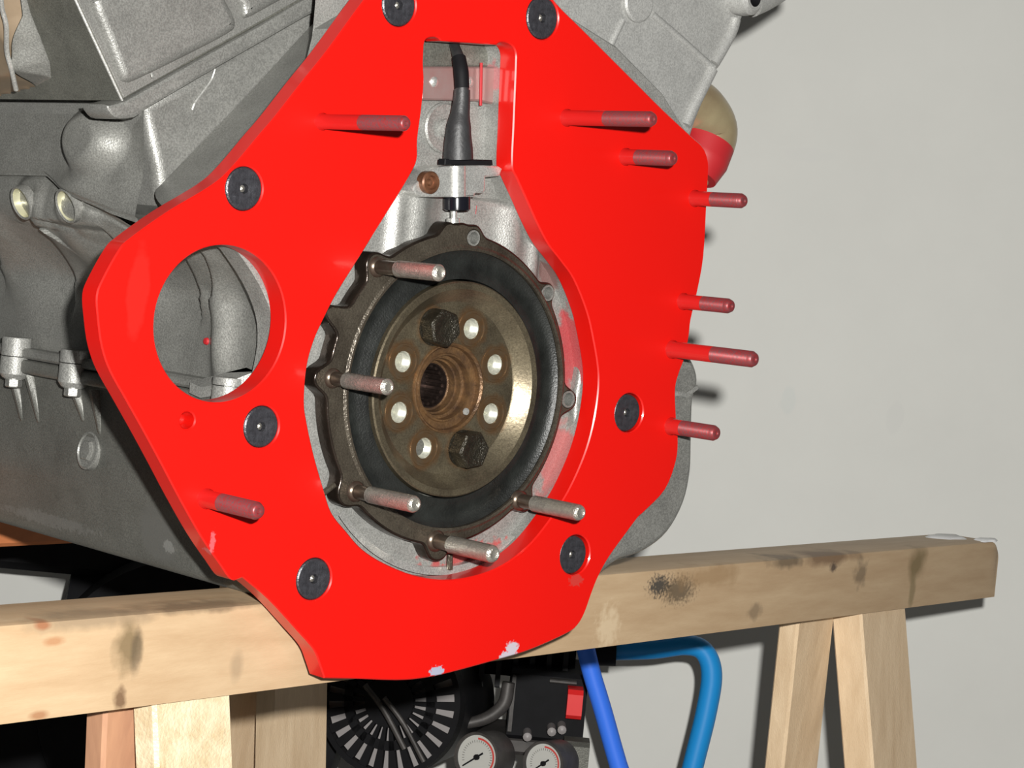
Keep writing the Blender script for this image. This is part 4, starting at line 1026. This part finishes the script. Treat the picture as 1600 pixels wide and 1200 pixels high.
# guard: rings and spokes with open slots between
m_ = MB(); ga, gb, _ = frame_for(gax)
def gp(r_, a, h): return cyl_c + ga * (r_ * math.cos(a)) + gb * (r_ * math.sin(a)) + gax * h
def annulus(r0, r1, h0, h1, n=64):
    vs = []; fs = []
    for i in range(n):
        a = 2 * math.pi * i / n
        vs += [gp(r0, a, h1), gp(r1, a, h1), gp(r1, a, h0), gp(r0, a, h0)]
    for i in range(n):
        j = (i + 1) % n
        for k in range(4): fs.append((i * 4 + k, i * 4 + (k + 1) % 4, j * 4 + (k + 1) % 4, j * 4 + k))
    m_.add(vs, fs)
annulus(Rg * .97, Rg * 1.05, -.012, .004); annulus(Rg * .55, Rg * .68, -.002, .003); annulus(0.002, Rg * .36, -.002, .004)
for k in range(26):
    a = 2 * math.pi * (k + .3) / 26; r0, r1 = Rg * .34, Rg * .99
    t_ = gb * math.cos(a) - ga * math.sin(a); vs = []
    for r_ in (r0, r1):
        hw = math.pi * r_ / 26 * .54
        for (s, h) in ((-1, -.002), (1, -.002), (1, .003), (-1, .003)): vs.append(gp(r_, a, h) + t_ * (s * hw))
    m_.add(vs, [(0, 1, 5, 4), (1, 2, 6, 5), (2, 3, 7, 6), (3, 0, 4, 7)])
o_ = m_.build('fan_guard', M['black'], comp, smooth=0); o_['label'] = 'round black slotted fan guard'
# pump block with cooling fins to the left and right, switch box
def cbox(px, py, wpx, hpx, z, dep, name, m, par=comp, lab=None, bev=0.004):
    s = z / F; c = C3(px, py, z) + fy * dep / 2; m_ = MB(); box(m_, c, fx, fy, UP, wpx * s, dep, hpx * s, bev=bev)
    o = m_.build(name, m, par, origin=c)
    if lab: o['label'] = lab
    return o
m_ = MB(); q = C3(300, 1105, zc_ + .06); lathe(m_, q, face, [(.10, -.12), (.148, -.10), (.152, .0), (.146, .02), (.10, .03), (.05, .034)], 48); m_.build('pump_housing', M['black'], comp, origin=q, smooth=50)
cbox(40, 862, 330, 62, zc_ + .06, .10, 'dark_fill_upper', M['black'], bev=.008)  # black box added to keep the wall dark below the oil pan
cbox(30, 1175, 260, 130, zc_ + .06, .10, 'dark_fill_lower', M['black'], bev=.008)  # black box added to keep the wall dark under the beam's left end
cbox(440, 1120, 160, 400, zc_ + .05, .10, 'pump_head', M['black'])
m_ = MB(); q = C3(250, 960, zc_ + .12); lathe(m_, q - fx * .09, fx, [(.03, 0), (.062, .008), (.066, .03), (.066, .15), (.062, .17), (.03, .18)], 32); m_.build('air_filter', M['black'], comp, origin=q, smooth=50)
cbox(770, 1020, 260, 70, zc_ + .05, .08, 'cylinder_block', M['black'])
for k in range(10): cbox(650 + k * 26, 1035, 8, 80, zc_ + .035, .02, 'cooling_fin', M['black_metal'], bev=.001)
cbox(855, 1105, 120, 110, zc_ + .02, .09, 'switch_box', M['black'], lab='black pressure switch box')
cbox(800, 1100, 6, 90, zc_ + .015, .02, 'switch_rib', M['dull'], bev=.001)
cbox(880, 1066, 42, 6, zc_ + .01, .03, 'switch_lid', M['dull'], bev=.001)
s_ = cbox(898, 1102, 24, 46, zc_ - .005, .03, 'red_switch', M['switch'], lab='red rocker switch')
cbox(800, 1165, 160, 30, zc_ + .03, .08, 'manifold', M['dull'])
for (x, y) in ((824, 1151), (862, 1143), (878, 1140)):
    m_ = MB(); q = C3(x, y, zc_ - .0); lathe(m_, q, face, [(.0042, -.04), (.0042, .002), (.001, .004)], 12); m_.build('manifold_bolt', M['fin'], comp, origin=q)
m_ = MB(); tube(m_, [C3(722, 1132, zc_), C3(760, 1122, zc_), C3(787, 1100, zc_), C3(795, 1066, zc_)], [.005, .006, .0065, .006], 12); m_.build('outlet_pipe', M['dull'], comp)
for (x, y, r_) in ((640, 1150, .004), (610, 1130, .0045)):
    m_ = MB(); tube(m_, [C3(x - 40, y - 60, zc_ - .06), C3(x - 10, y - 20, zc_ - .06), C3(x + 22, y + 40, zc_ - .06)], r_ * .6, 10); m_.build('cowl_strut', M['dull'], comp)
# gauges
def gauge(px, py, hr, needle, lab):
    s = (zc_ - .08) / F; q = C3(px, py, zc_ - .08); R_ = hr * s
    a_ = (face * 0.86 - fx * 0.46 + UP * 0.10).normalized()
    ga_, gb_, _ = frame_for(a_)
    r0 = gb_ if gb_.z > 0 else -gb_; side = r0.cross(a_)
    m_ = MB(); lathe(m_, q, a_, [(R_ * .5, -.045), (R_ * .93, -.035), (R_ * 1.05, -.030), (R_ * 1.05, .001), (R_ * 1.02, .003), (R_ * .92, .003), (R_ * .90, 0)], 40, cap1=False)
    go = m_.build('pressure_gauge', M['dull'], comp, origin=q); go['label'] = lab
    m_ = MB(); lathe(m_, q, a_, [(R_ * .92, -.002), (R_ * .92, .0005)], 40); m_.build('dial', M['dial'], go, origin=q)
    m_ = MB(); vs = []; n_ = 24
    for i in range(n_ + 1):
        t = math.radians(-75 + 170 * i / n_)
        for rr in (.72, .80): vs.append(q + a_ * .0009 + side * (R_ * rr * math.cos(t)) + r0 * (R_ * rr * math.sin(t)))
    m_.add(vs, [(2 * i, 2 * i + 1, 2 * i + 3, 2 * i + 2) for i in range(n_)]); m_.build('dial_arc', M['dial_red'], go, origin=q)
    m_ = MB(); vs = []
    for i in range(25):
        t = math.radians(200 - 220 * i / 24)
        for (rr, dt) in ((.60, -.015), (.60, .015), (.70, .015), (.70, -.015)): vs.append(q + a_ * .0008 + side * (R_ * rr * math.cos(t + dt)) + r0 * (R_ * rr * math.sin(t + dt)))
    m_.add(vs, [(4 * i, 4 * i + 1, 4 * i + 2, 4 * i + 3) for i in range(25)]); m_.build('dial_marks', M['dull'], go, origin=q)
    m_ = MB(); t = math.radians(needle); dv = side * math.cos(t) + r0 * math.sin(t); pv = r0 * math.cos(t) - side * math.sin(t)
    m_.add([q + a_ * .002 - dv * R_ * .75 + pv * R_ * .03, q + a_ * .002 - dv * R_ * .75 - pv * R_ * .03, q + a_ * .002 + dv * R_ * .35 - pv * R_ * .04, q + a_ * .002 + dv * R_ * .35 + pv * R_ * .04], [(0, 1, 2, 3)])
    lathe(m_, q, a_, [(R_ * .12, .0005), (R_ * .12, .003)], 12); m_.build('needle', M['black'], go, origin=q)
gauge(746, 1183, 38, 38, 'larger pressure gauge, left of the two'); gauge(850, 1193, 34, 40, 'smaller pressure gauge, right of the two')
cbox(900, 1185, 40, 50, zc_ - .02, .03, 'regulator_body', M['alu_dark'])
# blue handle and strut
zh = zc_ + 0.0
m_ = MB(); tube(m_, [C3(955, 1016, zh), C3(1020, 1014, zh), C3(1072, 1008, zh), C3(1100, 1018, zh), C3(1112, 1052, zh), C3(1104, 1110, zh), C3(1082, 1200, zh), C3(1040, 1370, zh), C3(1000, 1560, zh), C3(900, 1610, zh + .05)], [.0095] * 4 + [.010] * 6, 18)
o_ = m_.build('handle_tube', M['blue'], comp, smooth=60); o_['label'] = 'bent blue tubular handle'
m_ = MB(); tube(m_, [C3(925, 1016, zh), C3(962, 1017, zh)], .0145, 16, n=1); m_.build('handle_grip', M['black'], comp)
m_ = MB(); tube(m_, [C3(912, 1000, zh - .05), C3(924, 1050, zh - .05), C3(942, 1110, zh - .05), C3(966, 1195, zh - .05), C3(1010, 1340, zh - .05), C3(985, 1560, zh - .03), C3(900, 1650, zh)], .0085, 18)
o_ = m_.build('air_hose', M['blue2'], comp, smooth=60); o_['label'] = 'bright blue air hose running down from the pump'
